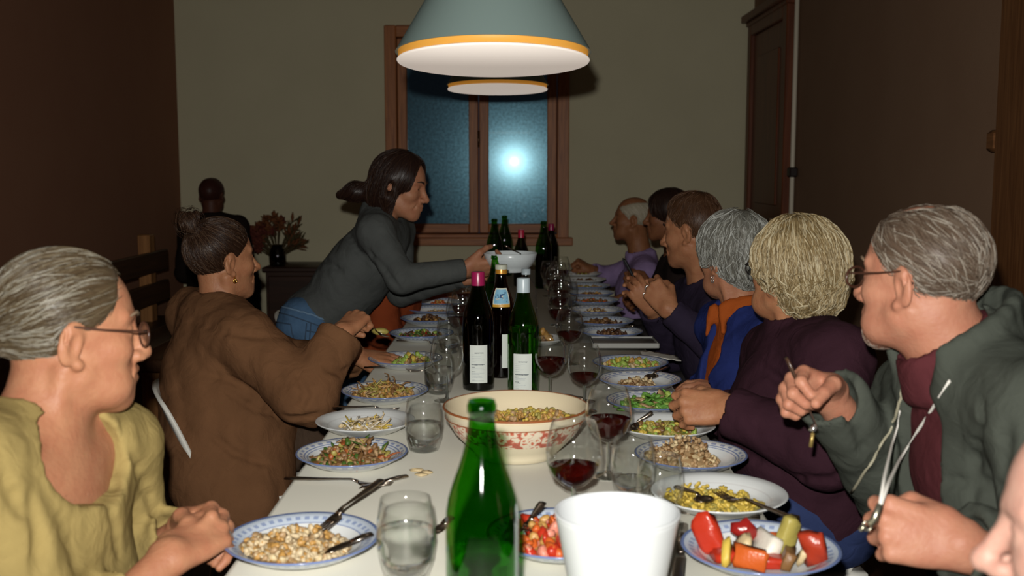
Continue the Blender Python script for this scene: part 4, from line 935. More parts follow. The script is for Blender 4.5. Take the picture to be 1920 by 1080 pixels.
fork(on(1190, 612, TZ + .05), on(1140, 626, TZ + .016), 'spoon in the plate just behind the grey tray', name='spoon')
fork(on(1060, 742, TZ + .006), on(1110, 758, TZ + .006), 'small dark spoon behind the rim of the serving bowl', name='spoon')
fork(on(845, 972, TZ + .006), on(815, 1003, TZ + .006), 'knife tip between the blurred tumbler and the green bottle', name='knife')
# ------------------------------------------------------------------ chairs
shell = M('chair_white', (.60, .59, .54), .4, .35); chrome = M('chair_leg_steel', (.4, .4, .4), .3, .5, metal=.8)
def chair(x, y, rz, label, up=0.0):
    """white shell chair; local +y is where the sitter faces"""
    o = thing('shell_chair', (x, y, 0), label, 'chair', 'white shell chairs along the table', rot=(0, 0, rz))
    def sheet(name, fn, nu=10, nv=10, th=.010):
        q = MB(); P = [fn(i / nu, j / nv) for i in range(nu + 1) for j in range(nv + 1)]; Fc = [(i*(nv+1)+j, (i+1)*(nv+1)+j, (i+1)*(nv+1)+j+1, i*(nv+1)+j+1) for i in range(nu) for j in range(nv)]
        q.add(P, Fc); b_ = q.build(name, shell, o); m_ = b_.modifiers.new('t', 'SOLIDIFY'); m_.thickness = th; m_.offset = 0; return b_
    sheet('seat', lambda u, v: (-.21 + .42 * u, -.20 + .40 * v, .445 + .02 * (2 * u - 1) ** 2 - .012 * v))
    sheet('backrest', lambda u, v: ((-.20 + .40 * u) * (1 - .12 * v), -.20 - .115 * v + .045 * (2 * u - 1) ** 2, .455 + (.295 + up) * v - .035 * (2 * u - 1) ** 2 * v ** 3))
    for sx in (-1, 1):
        for sy in (-1, 1):
            q = MB(); q.tube([(sx * .16, sy * .13, .44), (sx * .20, sy * .20, .004)], .010, 8); q.build('leg', chrome, o)
    q = MB(); q.tube([(-.165, .13, .425), (.165, .13, .425)], .008, 8); q.tube([(-.165, -.13, .425), (.165, -.13, .425)], .008, 8); q.build('stretcher', chrome, o)
    return o
# ------------------------------------------------------------------ person builder
eye_w = M('eye_white', (.55, .52, .48), .15, .5); eye_i = M('eye_iris', (.05, .03, .015), .1, .6)
lip_of = {}
def tolocal(v, o): return np.asarray(v) - np.array(o.location)
def person(p):
    base = p.get('base', V(p['pelvis'][0], p['pelvis'][1], 0)); root = thing('person', base, p['label'], 'person')
    p['root'] = root; o, R, s = p['head']; hs = p.get('hs', 1.0)
    if 'neckb' not in p:
        sm = (p['sh'][0] + p['sh'][1]) / 2; p['neckb'] = sm + V(0, 0, .035)
    S = Sdf(); T = head_prims(S, o, R, s, **p.get('face', {})); p['T'] = T
    nb = p['neckb']; nr = p.get('neck', .052)
    sm, TR, TT = torso_prims(S, p, -.007, .045, lower=False); p['TR'] = TR; p['TT'] = TT
    S.cap(T(0, -.024, -.062), nb, nr * s, nr * 1.08, .03)
    for x, q in ((-1, 0), (1, 1)):
        S.cap(T(x * .058, -.022, -.050), nb + TR @ V(x * .018, .045, -.03), .012, .010, .012)
    for q in (0, 1):
        side = -1 if q == 0 else 1
        a, b_, c = p['sh'][q], p['el'][q], p['wr'][q]
        S.cap(a, b_, .046 * p.get('arm', 1), .038 * p.get('arm', 1), .02); S.cap(b_, c, .040 * p.get('arm', 1), .0265 * hs, .02)
        if p['hand'][q]:
            d, n, pose = p['hand'][q][:3]; ex = p['hand'][q][3] if len(p['hand'][q]) > 3 else None
            p.setdefault('HT', {})[q] = hand_prims(S, c, d, n, side, pose, hs, ex)
    S.build(p.get('h', .004)); v, f = S.mesh()
    keep = np.linalg.norm(v - o, axis=1) < .165 * s                      # fine mesh on head, throat and hands; coarser under the clothes
    keep |= np.linalg.norm(v - nb, axis=1) < .12
    for q in (0, 1):
        if p['hand'][q]: keep |= np.linalg.norm(v - (p['wr'][q] + nrm(p['hand'][q][0]) * .06), axis=1) < .145
    g = np.floor(v / (5 * p.get('h', .004))).astype(np.int64); key = (g[:, 0] + 4000) * 10 ** 8 + (g[:, 1] + 4000) * 10 ** 4 + g[:, 2] + 4000
    key = np.where(keep, -np.arange(1, len(v) + 1), key); _, inv = np.unique(key, return_inverse=True); inv = inv.ravel(); cnt = np.bincount(inv)
    v = np.stack([np.bincount(inv, v[:, i]) / cnt for i in range(3)], 1); f = inv[f]; f = np.concatenate([f[:, [0, 1, 2]], f[:, [0, 2, 3]]])
    f = f[(f[:, 0] != f[:, 1]) & (f[:, 1] != f[:, 2]) & (f[:, 0] != f[:, 2])]
    fm_ = None; mats = [p['skin']]
    if p.get('lips'):
        c = v[f].mean(1); lc = (c - o) @ R / s
        m_ = (np.abs(lc[:, 0]) < .021) & (lc[:, 1] > .078) & (lc[:, 2] > -.0800) & (lc[:, 2] < -.0590); fm_ = m_.astype(int); mats.append(p['lips'])
    body = new('body', v - base, f, None, root, True, mats, fm_); p['body'] = body
    for x in (-1, 1):
        q = MB(); c = T(x * .031, .0665, -.001) - base; u, w, n = R[:, 0], R[:, 2], R[:, 1]
        P = []; Fc = []; N = 16
        for i in range(9):
            th = math.pi * i / 8 * .62 + 1e-3
            for j in range(N): a = 2 * math.pi * j / N; P.append(c + .0125 * s * (n * math.cos(th) + (u * math.cos(a) + w * math.sin(a)) * math.sin(th)))
        for i in range(8):
            for j in range(N): Fc.append((i*N+j, i*N+(j+1) % N, (i+1)*N+(j+1) % N, (i+1)*N+j))
        q.add(P, Fc); q.m = [1 if k // N < 3 else 0 for k in range(len(q.f))]; q.build('eye', None, root, mats=[eye_w, eye_i])
        if p.get('brow'):
            q = MB(); q.tube([T(x * .013, .0885, .019) - base, T(x * .024, .0895, .0245) - base, T(x * .037, .0835, .0275) - base, T(x * .050, .0715, .0235) - base], [.0024 * s, .0034 * s, .003 * s, .0012 * s], 6, flat=.8, up=R[:, 1]); q.build('eyebrow', p['brow'], root)
    return root
def fringe(p, S, mats, D, n=500, seed=3, steps=6, step=.006, rad=.0006):
    """sparse short hairs that soften the hairline"""
    return hair(p, S, mats, D, n, steps, step, rad, .0012, jit=.25, seed=seed, solid=False, name='hairline_wisps')
def garment(p, name, mat, t=.012, sl=(.060, .052, .042), cut=(1.0, 1.0), fold=(.004, 26, 1), holes=(), adds=(), h=.006, loose=.01, k=.05, cuff=True, planes=(), lower=True, arms=(True, True), creases=(), ka=.014):
    root = p['root']; base = np.array(root.location); S = Sdf(); torso_prims(S, p, t, k, loose, lower=lower)
    for q in (0, 1):
        if not arms[q]: continue
        a, b_, c = p['sh'][q], p['el'][q], p['wr'][q]; e = b_ + (c - b_) * cut[q]
        S.cap(a, b_, sl[0], sl[1], ka); S.cap(b_, e, sl[1], sl[2], .02, 'u', 1.0)
        if cuff: S.cap(e - nrm(c - b_) * .012, e, sl[2] + .002, sl[2] + .001, .004, 'u', 1.0); S.cap(e - nrm(c - b_) * .012, e + nrm(c - b_) * .03, sl[2] - .006, sl[2] - .006, .002, 's')
    for f_ in adds: f_(S)
    for f_ in holes: f_(S)
    for pt, n in planes: S.plane(pt, n)
    fn = None
    if fold:
        f1 = fold_noise(fold[0], fold[1], fold[2]); f2 = fold_noise(fold[0] * .45, fold[1] * 2.1, fold[2] + 50); fn = lambda P: f1(P) + f2(P)
    S.build(h, fn)
    if creases: S.crease(creases)
    p['S_' + name] = S; v, f = S.mesh(); return new(name, v - base, f, mat, root)
def seam(p, sname, part, L, mat, r=.0012, lift=.001):
    base = np.array(p['root'].location); pts = p['S_' + sname].line(L, lift)
    if len(pts) < 2: return None
    q = MB(); q.tube([x - base for x in pts], r, 6); return q.build(part, mat, p['root'])
def trousers(p, mat, knees=None, ankles=None, shoe=None, h=.018, r=(.088, .068, .055)):
    root = p['root']; base = np.array(root.location); S = Sdf(); pv = p['pelvis']; R = p['TR']; fw = R[:, 1] * V(1, 1, 0); fw = nrm(fw); rt = nrm(R[:, 0] * V(1, 1, 0))
    S.ell(pv, V(.155, .125, .11) * p.get('build', 1.0), np.stack([rt, fw, V(0, 0, 1)], 1), .05)
    for i, x in enumerate((-1, 1)):
        hip = pv + rt * x * .085; kn = knees[i] if knees else pv + fw * .40 + rt * x * .10 + V(0, 0, .53 - pv[2]); an = ankles[i] if ankles else kn + fw * .02 + V(0, 0, .09 - kn[2])
        S.cap(hip, kn, r[0], r[1], .04); S.cap(kn, an, r[1], r[2], .02)
        Q = Sdf(); Q.cap(an + V(0, 0, -.03), an + fw * .02 + V(0, 0, -.04), .042, .042, .02); Q.cap(an + V(0, 0, -.045) - fw * .03, an + fw * .15 + V(0, 0, -.055), .036, .030, .03); Q.plane(V(0, 0, .003), V(0, 0, -1)); Q.build(.014); v, f = Q.mesh(); new('shoe', v - base, f, shoe or M('shoe_dark', (.03, .02, .015), .5), root)
    f1 = fold_noise(.006, 22, 5); S.build(h, f1); p['S_trousers'] = S; v, f = S.mesh(); return new('trousers', v - base, f, mat, root)
def hair(p, S, mats, D, n=1500, steps=10, step=.008, rad=.0009, lift=.0015, h=.004, wave=0.0, jit=.3, seed=1, mask=None, solid=True, name='hair', fold=None):
    root = p['root']; base = np.array(root.location); o, R, s = p['head']; S.build(h, fold)
    VV = []; FF = []; FM = []; nv = 0
    if solid:
        v, f = S.mesh(); VV.append(o + s * (v @ R.T)); FF.append(f); FM.append(np.zeros(len(f), int)); nv = len(v)
    v, f, m_ = strands(S, n, D, o, R, s, steps, step, rad, lift, mask, seed, wave, jit); VV.append(v); FF.append(f + nv); FM.append(m_)
    return new(name, np.concatenate(VV) - base, np.concatenate(FF), None, root, True, mats, np.concatenate(FM))
def scalp(t, c=(0, -.012, .03), k=0, extra=V(0, 0, 0)):
    S = Sdf(); S.ell(c, V(.074, .095, .083) + t + extra, None, k); return S
def hairline(S, slope=1.0, off=0.0, face=True, ears=True, fz=.0, fr=(.072, .060, .082)):
    S.plane(V(0, 0, off), V(0, slope, -1), .006)
    if face: S.ell((0, .105, fz), fr, None, .012, 's')
    if ears:
        for x in (-1, 1): S.ell((x * .088, -.012, -.012), (.03, .026, .036), None, .008, 's')
    return S
def const(*d): d = nrm(d); return lambda P: np.broadcast_to(d, P.shape)
def toward(c): c = np.asarray(c, float); return lambda P: (c - P) / (np.linalg.norm(c - P, axis=1, keepdims=True) + 1e-6)
def away(c, down=.6):
    c = np.asarray(c, float)
    def f(P):
        d = P - c; d = d / (np.linalg.norm(d, axis=1, keepdims=True) + 1e-6); return d + V(0, 0, -down)
    return f
def glasses(p, mat, lens_r=(.024, .019), label='', rim=.0016, ears=True, lensmat=None):
    o, R, s = p['head']; g = thing('eyeglasses', o, label, 'glasses'); T = lambda x, y, z: s * (R @ V(x, y, z))
    for x in (-1, 1):
        q = MB(); q.torus(T(x * .033, .096, -.006), 1.0, rim * s, R[:, 1], 28, 6, sx=lens_r[0] * s, sy=lens_r[1] * s, right=R[:, 0]); q.build('rim', mat, g)
        q = MB(); q.tube([T(x * .057, .093, .002), T(x * .076, .080, .004), T(x * .0775, .03, .008), T(x * .0815, -.012, .014), T(x * .080, -.032, -.004)], [.0018 * s] * 5, 6); q.build('temple', mat, g)
        P = [T(x * .033, .096, -.006)] + [T(x * .033 + lens_r[0] * math.cos(a), .096, -.006 + lens_r[1] * math.sin(a)) for a in np.linspace(0, 2 * math.pi, 24, endpoint=False)]
        q = MB(); q.add(P, [(0, 1 + i, 1 + (i + 1) % 24) for i in range(24)]); q.build('lens', lensmat or thin_glass('lens_glass', (.93, .94, .95)), g)
    q = MB(); q.tube([T(-.010, .097, -.002), T(0, .101, .002), T(.010, .097, -.002)], [.0015 * s] * 3, 6); q.build('bridge', mat, g)
    return g
sk1 = skin('skin_warm', (.375, .175, .095), (.29, .10, .055)); sk2 = skin('skin_tan', (.36, .165, .082), (.26, .09, .042)); sk3 = skin('skin_pink', (.40, .185, .115), (.33, .115, .07)); lipm = M('lips', (.40, .14, .10), .4, .4)
def oval(c, n):  # helper for holes: smooth subtraction ellipsoid oriented by torso
    return lambda S: None

# ------------------------------------------------------------------ woman in the olive sweater (left foreground)
p = dict(label='woman in an olive sweater with glasses and clasped hands, left foreground', skin=sk1, lips=lipm, h=.0031, face=dict(nose=.95, jowl=1), bust=True, neck=.053, brow=M('brow_ash', (.16, .11, .07), .7))
p['head'] = (at(131, 618, 1.55), facing(131, 618, 1.55, 1, 12, -3, 0), 1.02)
p['sh'] = (at(218, 838, 1.68), at(-70, 880, 1.33)); p['neckb'] = at(72, 805, 1.50); p['pelvis'] = V(-.82, 1.45, .56)
p['el'] = (at(245, 1075, 1.72), at(120, 1260, 1.36)); p['wr'] = (at(352, 992, 1.66), at(322, 1040, 1.50))
dR = nrm(at(425, 975, 1.60) - p['wr'][1]); dL = nrm(at(440, 975, 1.60) - p['wr'][0])
p['hand'] = ((dL, nrm(V(.1, .9, .35)), 'curl'), (dR, nrm(V(-.10, -.75, .75)), 'curl'))
person(p)
olive = cloth('sweater_olive', (.315, .235, .088), .8, 700)
nbv = p['neckb']; TRp = p['TR']
def olive_hole(S):
    S.cap(nbv + TRp @ V(0, .01, -.02), p['T'](0, -.02, -.05), .068, .075, .012, 's')
    S.ell(nbv + TRp @ V(0.0, .060, -.012), V(.108, .115, .066), TRp, .012, 's')
garment(p, 'sweater', olive, .012, (.068, .058, .050), (.86, .62), (.0045, 20, 3), [olive_hole], loose=.012, creases=[[(235, 800), (262, 880), (300, 985)], [(200, 860), (215, 960), (225, 1040)], [(60, 930), (75, 1010), (70, 1070)], [(10, 900), (40, 960)]])
trousers(p, cloth('trousers_grey', (.06, .06, .065)))
S = hairline(scalp(.006), .92, -.006, fz=.012, fr=(.088, .074, .096)); S.sph((0, -.105, .0), .03, .02); S.chain([(0, -.125, .0), (0, -.150, -.05), (0, -.15, -.13)], [.022, .026, .012], .02)
hm = hair_mats('ash_hair', (.056, .038, .021), (.100, .076, .045), (.22, .205, .165), .34)
hair(p, S, hm, toward((0, -.17, -.02)), 3000, 8, .0135, .0009, .0010, jit=.12, seed=2)
S = hairline(scalp(.0015), .92, -.020, fz=-.002, fr=(.080, .064, .088)); fringe(p, S, hm, toward((0, -.17, .0)), 700)
glasses(p, M('frame_tortoise', (.05, .02, .012), .3, .5), (.024, .018), 'thin dark glasses worn by the woman in the olive sweater')
W, r = p['HT'][1][1][2]; bs = np.array(p['root'].location); c = W[0] + (W[1] - W[0]) * .62
q = MB(); q.torus(c - bs, r * 1.13, .0022, W[1] - W[0], 28, 8); tag(q.build('ring', M('ring_silver', (.75, .75, .72), .2, .5, metal=.9), p['root']), 'silver ring')
P1 = p
chair(-.86, 1.45, -math.pi / 2 - .1, 'white shell chair under the woman in the olive sweater')

# ------------------------------------------------------------------ woman in brown with a hair bun
p = dict(label='woman in a loose brown shirt with a hair bun lifting a spoon', skin=sk2, lips=lipm, h=.0040, face=dict(nose=1.12, jowl=0), neck=.047)
p['head'] = (at(416, 484, 3.05), facing(416, 484, 3.05, 1, 27, 2, 0), 1.0)
p['sh'] = (V(-.955, 3.14, .90), at(458, 638, 2.86)); p['neckb'] = at(410, 585, 3.02); p['pelvis'] = V(-.84, 2.98, .56)
p['el'] = (V(-.72, 3.42, .70), at(575, 742, 2.74)); p['wr'] = (at(672, 668, 3.22), at(642, 622, 2.84))
p['hand'] = ((nrm(V(1, .1, -.10)), nrm(V(.05, -.35, 1)), 'flat'), (nrm(at(668, 596, 2.90) - p['wr'][1]), nrm(V(-.45, -.85, .35)), 'fist'))
p['hs'] = 1.0
person(p)
brown = cloth('shirt_brown', (.155, .074, .035), .78, 800)
def br_hole(S): S.cap(p['neckb'] + V(.015, .012, 0), p['T'](0, .0, -.06), .062, .085, .012, 's')
def br_collar(S):
    n0 = p['neckb']; ax = nrm(p['T'](0, -.02, -.06) - n0)
    for a in np.linspace(0, 2 * math.pi, 41)[:-1]:
        d = p['TR'] @ V(math.cos(a), math.sin(a), 0)
        S.cap(n0 + d * .071 - V(0, 0, .02), n0 + d * .070 + ax * (.022 if math.sin(a) < .5 else .0), .011, .009, .014)
garment(p, 'shirt', brown, .022, (.080, .076, .058), (.9, .92), (.008, 14, 11), [br_hole, lambda S: S.cap(p['sh'][1] + V(.01, -.02, -.12), p['el'][1] + V(-.16, -.02, -.06), .03, .05, .03)][:1], [br_collar, lambda S: S.cap(p['pelvis'] + V(.04, -.02, .02), at(452, 940, 2.86), .17, .15, .06), lambda S: S.cap(p['pelvis'] + V(.02, -.02, .1), at(400, 880, 2.88), .15, .13, .06)], loose=.035, h=.0065, creases=[[(425, 735), (480, 768), (550, 786), (600, 778)], [(385, 700), (430, 712), (480, 735)], [(560, 705), (575, 740), (560, 765)], [(360, 600), (420, 622), (490, 632)], [(400, 820), (440, 850), (500, 870)], [(610, 690), (640, 700), (660, 690)]])
trousers(p, cloth('trousers_brown', (.07, .045, .03)))
S = hairline(scalp(.006), 1.0, -.008, fz=.004, fr=(.084, .068, .090))
bun = V(0, -.092, .108)
S.sph(bun, .030, .01); rsb = np.random.RandomState(4)
for i in range(9):
    a = i * .7; S.torus = None; S.cap(bun + .020 * V(math.cos(a), math.sin(a) * .8, math.sin(a * 1.7)), bun + .024 * V(math.cos(a + 1.1), math.sin(a + 1.1) * .8, math.sin((a + 1.1) * 1.7)), .011, .010, .004)
hm2 = hair_mats('brown_hair', (.020, .009, .005), (.034, .016, .009), (.085, .050, .030), .36)
def Dbun(P):
    d = toward(bun)(P); f = np.linalg.norm(P - bun, axis=1) < .045; tw = np.cross(P - bun, V(.3, .9, .3)); tw /= np.linalg.norm(tw, axis=1, keepdims=True) + 1e-9; d[f] = tw[f]; return d
hair(p, S, hm2, Dbun, 2600, 8, .0125, .0008, .0012, jit=.18, seed=5)
S = hairline(scalp(.0015), 1.0, -.024, fz=-.008, fr=(.078, .060, .084)); fringe(p, S, hm2, toward(bun), 600, 6)
# loose wisps of the bun
S2 = Sdf(); S2.sph(bun, .040, 0)
hair(p, S2, hm2, lambda P: np.cross(P - bun, V(.5, .6, .3)) * 20, 90, 9, .008, .0006, .006, jit=.7, seed=8, solid=False, name='hair_wisps')
bs = np.array(p['root'].location)
q = MB(); q.torus(p['T'](.0775, -.004, -.056) - bs, .0075, .0022, p['head'][1][:, 1] + .3 * p['head'][1][:, 0], 18, 8); q.torus(p['T'](.079, -.004, -.060) - bs, .0052, .0020, p['head'][1][:, 0], 16, 8); tag(q.build('earring', M('earring_gold', (.75, .45, .12), .25, .5, metal=1.0), p['root']), 'gold knot earring')
# spoon with food in her hand
hd = at(700, 613, 2.90)
sp_o = fork(at(650, 600, 2.88), at(728, 634, 2.93), 'spoon with food raised by the woman in brown', name='spoon')
v = (ICV * (1 + rs.normal(size=(len(ICV), 1)) * .1)) * V(.024, .016, .011); mo = new('spoonful', v, ICF, OLV); mo.location = at(713, 624, 2.925) + V(0, 0, .004); tag(mo, 'bite of pale food on the raised spoon', 'food')
P2 = p
ch2 = chair(-.70, 2.985, -1.36, 'white shell chair under the woman in brown')

# ------------------------------------------------------------------ standing woman in grey passing a bowl
p = dict(label='standing woman in a grey sweater and jeans leaning over to pass a bowl', skin=sk1, lips=lipm, h=.0040, face=dict(nose=.95, smile=.006), neck=.046, build=.92, brow=M('brow_dark', (.03, .014, .009), .7))
p['head'] = (at(752, 346, 3.86), facing(752, 346, 3.86, 1, -16, -12, 0), .98)
p['sh'] = (at(745, 432, 4.06), at(704, 436, 3.74)); p['neckb'] = at(716, 400, 3.90); p['pelvis'] = at(590, 602, 3.96)
p['el'] = (at(752, 548, 4.08), at(752, 522, 3.66)); p['wr'] = (at(874, 520, 3.92), at(872, 506, 3.72))
p['hand'] = ((nrm(V(1, -.1, .12)), nrm(V(-.1, .75, -.65)), 'grip', (-20, -20, -20, -20)), (nrm(V(1, .25, .06)), nrm(V(-.05, -.8, -.6)), 'grip', (-24, -24, -24, -24)))
person(p)
greyk = cloth('sweater_grey', (.080, .086, .083), .8, 900)
garment(p, 'sweater', greyk, .010, (.060, .050, .036), (.99, .98), (.0045, 16, 21), [lambda S: S.cap(p['neckb'] + V(.02, 0, .01), p['T'](0, 0, -.06), .058, .07, .01, 's')], loose=.012, h=.006, creases=[[(690, 470), (722, 505), (750, 545)], [(650, 430), (670, 470), (700, 500)], [(600, 480), (640, 510)]])
den = cloth('denim_blue', (.070, .135, .235), .55, 1200)
kn = [V(-.62, 4.05, .45), V(-.66, 3.87, .45)]; an = [V(-.70, 4.05, .09), V(-.72, 3.85, .09)]
trousers(p, den, kn, an, h=.008, r=(.105, .072, .058))
stm = M('denim_stitch', (.035, .06, .10), .8); stm2 = M('denim_edge', (.12, .20, .30), .8)
for L in ([(520, 585), (545, 592), (585, 606), (615, 618)], [(512, 603), (545, 608), (552, 640), (540, 652), (515, 640)], [(575, 606), (572, 640), (570, 670)], [(583, 606), (580, 640), (578, 670)], [(575, 620), (600, 625)]):
    seam(p, 'trousers', 'stitching', L, stm, .0022)
seam(p, 'trousers', 'waistband', [(522, 574), (550, 580), (590, 592), (620, 604)], stm2, .004)
S = scalp(.012, extra=V(.004, .004, .002)); S.ell((0, -.058, -.035), (.082, .060, .10), None, .03); S.chain([(.064, -.026, .02), (.074, -.018, -.05), (.068, -.010, -.115)], [.028, .026, .014], .02); S.chain([(-.064, -.026, .02), (-.074, -.018, -.05), (-.068, -.010, -.115)], [.028, .026, .014], .02)
S.chain([(0, -.10, -.05), (.01, -.165, -.062), (.02, -.215, -.085)], [.030, .032, .014], .03)
S.ell((0, .118, -.004), (.084, .092, .122), None, .012, 's')
for x in (-1, 1): S.ell((x * .100, -.012, -.012), (.022, .015, .022), None, .008, 's')
hm3 = hair_mats('dark_hair', (.016, .007, .005), (.026, .012, .007), (.045, .022, .013), .4)
hair(p, S, hm3, away((0, .03, .11), .9), 1900, 8, .0165, .0010, .0015, jit=.14, seed=12, wave=.25)
P3 = p
bc = at(957, 489, 3.74); bw = thing('held_bowl', bc + V(0, 0, -.038), 'plain white bowl held out by the standing woman', 'bowl')
q = MB(); q.lathe([(.001, .006), (.050, .006), (.052, .0), (.058, .001), (.058, .009), (.074, .020), (.088, .042), (.0945, .066), (.0925, .0675), (.0905, .065), (.083, .042), (.066, .020), (.001, .013)], 56); q.build('bowl_wall', M('bowl_white', (.62, .68, .70), .2, .45), bw)
q = MB(); q.lathe([(.001, .050), (.084, .046)], 40); q.build('contents', fm('sauce', (.20, .10, .04)), bw)
fork(bc + V(-.02, -.02, .052), bc + V(.06, .03, -.004), 'dark spoon handle sticking out of the held bowl', name='spoon')

# ------------------------------------------------------------------ seated person in rust red behind her
p = dict(label='person in a rust-red sweater mostly hidden behind the standing woman', skin=sk2, h=.006, face=dict(), neck=.05)
p['head'] = (at(734, 408, 4.42), frame_from(V(.12, 1, .05)), .97)
p['sh'] = (V(-.565, 4.56, .98), V(-.540, 4.24, .96)); p['pelvis'] = V(-.63, 4.40, .56); p['neckb'] = V(-.53, 4.42, 1.02)
p['el'] = (V(-.46, 4.68, .76), V(-.530, 4.19, .70)); p['wr'] = (V(-.32, 4.74, .80), V(-.50, 4.36, .66))
p['hand'] = ((nrm(V(1, -.3, 0)), V(0, 0, 1), 'relax'), (nrm(V(1, .4, 0)), V(0, 0, 1), 'relax')); person(p)
garment(p, 'sweater', cloth('sweater_rust', (.23, .048, .016), .8, 700), .016, (.072, .068, .05), (.95, .95), (.006, 16, 31), [lambda S: S.cap(p['neckb'], p['T'](0, 0, -.06), .06, .07, .01, 's')], loose=.05, h=.008)
trousers(p, cloth('trousers_black', (.025, .022, .022)))
S = scalp(.016); S.ell((0, -.06, -.03), (.078, .05, .09), None, .03); S.ell((0, .12, -.03), (.066, .070, .095), None, .01, 's')
hair(p, S, hm3, away((0, .03, .11), .9), 700, 10, .011, .001, .0015, seed=14)
chair(-.68, 4.40, -math.pi / 2, 'white shell chair under the person in rust red')

# ------------------------------------------------------------------ person sitting far back at the left
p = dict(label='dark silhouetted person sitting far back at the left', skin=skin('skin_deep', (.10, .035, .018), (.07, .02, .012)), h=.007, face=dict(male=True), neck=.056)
p['head'] = (at(398, 366, 7.05), frame_from(V(.15, 1, 0)), .98)
c0 = p['head'][0]
p['sh'] = (c0 + V(-.17, .02, -.205), c0 + V(.17, -.02, -.205)); p['neckb'] = c0 + V(0, -.03, -.155); p['pelvis'] = V(c0[0], c0[1] - .02, .56)
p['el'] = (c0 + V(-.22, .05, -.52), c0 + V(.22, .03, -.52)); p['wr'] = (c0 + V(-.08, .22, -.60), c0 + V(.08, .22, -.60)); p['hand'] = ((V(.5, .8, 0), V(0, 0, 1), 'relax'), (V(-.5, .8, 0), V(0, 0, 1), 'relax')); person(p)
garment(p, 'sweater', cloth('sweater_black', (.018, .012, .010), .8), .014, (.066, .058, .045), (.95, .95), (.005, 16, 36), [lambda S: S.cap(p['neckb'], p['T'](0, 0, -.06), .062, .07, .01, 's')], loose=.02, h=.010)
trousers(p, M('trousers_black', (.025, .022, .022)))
S = hairline(scalp(.005), .9, -.02); hair(p, S, hair_mats('dark_red_hair', (.045, .014, .010), (.06, .018, .012), (.07, .02, .014)), away((0, -.04, .115), .5), 500, 6, .006, .0009, .001, seed=15)
stl = thing('stool', (c0[0], c0[1] - .02, 0), 'dark wooden stool under the silhouetted person at the back', 'stool')
q = MB(); q.lathe([(.001, .40), (.17, .40), (.18, .41), (.18, .43), (.17, .44), (.001, .44)], 28); q.build('seat', dkw, stl)
for a in range(4):
    q = MB(); ca, sa = math.cos(a * 1.571 + .785), math.sin(a * 1.571 + .785); q.tube([(.11 * ca, .11 * sa, .41), (.17 * ca, .17 * sa, .003)], [.018, .014], 8); q.build('leg', dkw, stl)
# ------------------------------------------------------------------ far man in a lavender shirt
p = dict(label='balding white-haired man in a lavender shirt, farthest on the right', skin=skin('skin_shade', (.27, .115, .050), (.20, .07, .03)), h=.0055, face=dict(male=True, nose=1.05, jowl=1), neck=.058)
p['head'] = (at(1185, 409, 5.72), facing(1185, 409, 5.72, -1, 2, 4, 0), 1.0)
c0 = p['head'][0]
p['sh'] = (c0 + V(.055, -.18, -.285), c0 + V(.055, .18, -.285)); p['neckb'] = c0 + V(.05, 0, -.215); p['pelvis'] = V(c0[0] + .10, c0[1], .56)
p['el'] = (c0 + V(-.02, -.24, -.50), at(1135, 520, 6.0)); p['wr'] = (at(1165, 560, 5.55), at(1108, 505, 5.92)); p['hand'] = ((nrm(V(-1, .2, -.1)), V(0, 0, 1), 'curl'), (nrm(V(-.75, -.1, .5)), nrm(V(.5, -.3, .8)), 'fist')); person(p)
lav = cloth('shirt_lavender', (.30, .215, .40), .72, 800)
def lav_col(S):
    n0 = p['neckb']
    for a in np.linspace(0, 2 * math.pi, 41)[:-1]:
        d = V(math.cos(a), math.sin(a), 0); S.cap(n0 + d * .070 - V(0, 0, .02), n0 + d * .068 + V(0, 0, .03), .009, .008, .012)
garment(p, 'shirt', lav, .014, (.066, .058, .042), (.9, .85), (.006, 16, 41), [lambda S: S.cap(p['neckb'], p['T'](0, 0, -.06), .060, .068, .008, 's')], [lav_col], loose=.025, h=.008)
trousers(p, M('trousers_black', (.025, .022, .022)))
S = hairline(scalp(.007), .9, -.016); S.ell((0, .03, .10), (.064, .115, .055), None, .015, 's')
hw = hair_mats('white_hair', (.34, .30, .22), (.46, .41, .32), (.60, .56, .46), .5)
hair(p, S, hw, const(0, -.6, -.7), 900, 8, .007, .0009, .001, seed=16, jit=.2)
chair(p['pelvis'][0] + .04, p['pelvis'][1], math.pi / 2, 'white shell chair under the man in lavender')
# ------------------------------------------------------------------ dark-haired person in black with a phone
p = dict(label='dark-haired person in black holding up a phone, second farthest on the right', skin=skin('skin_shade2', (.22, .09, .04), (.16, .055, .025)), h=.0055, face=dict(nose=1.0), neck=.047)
p['head'] = (at(1251, 402, 4.95), facing(1251, 402, 4.95, -1, 5, -2, 0), .98); c0 = p['head'][0]
p['sh'] = (c0 + V(.05, -.17, -.27), c0 + V(.05, .17, -.27)); p['neckb'] = c0 + V(.04, 0, -.205); p['pelvis'] = V(c0[0] + .08, c0[1], .56)
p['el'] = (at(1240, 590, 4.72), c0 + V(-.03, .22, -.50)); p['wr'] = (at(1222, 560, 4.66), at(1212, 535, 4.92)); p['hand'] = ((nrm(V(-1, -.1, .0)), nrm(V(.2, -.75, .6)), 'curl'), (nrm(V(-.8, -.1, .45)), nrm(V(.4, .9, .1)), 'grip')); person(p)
blk = cloth('top_black', (.020, .013, .012), .8)
garment(p, 'top', blk, .012, (.062, .054, .040), (.95, .95), (.005, 16, 46), [lambda S: S.cap(p['neckb'], p['T'](0, 0, -.06), .056, .066, .008, 's')], loose=.02, h=.008)
trousers(p, M('trousers_black', (.025, .022, .022)))
S = scalp(.014); S.ell((0, -.06, -.03), (.078, .05, .085), None, .03); S.ell((0, .110, -.028), (.066, .070, .098), None, .012, 's')
hair(p, S, hm3, away((0, .03, .11), .9), 700, 10, .011, .001, .0015, seed=17)
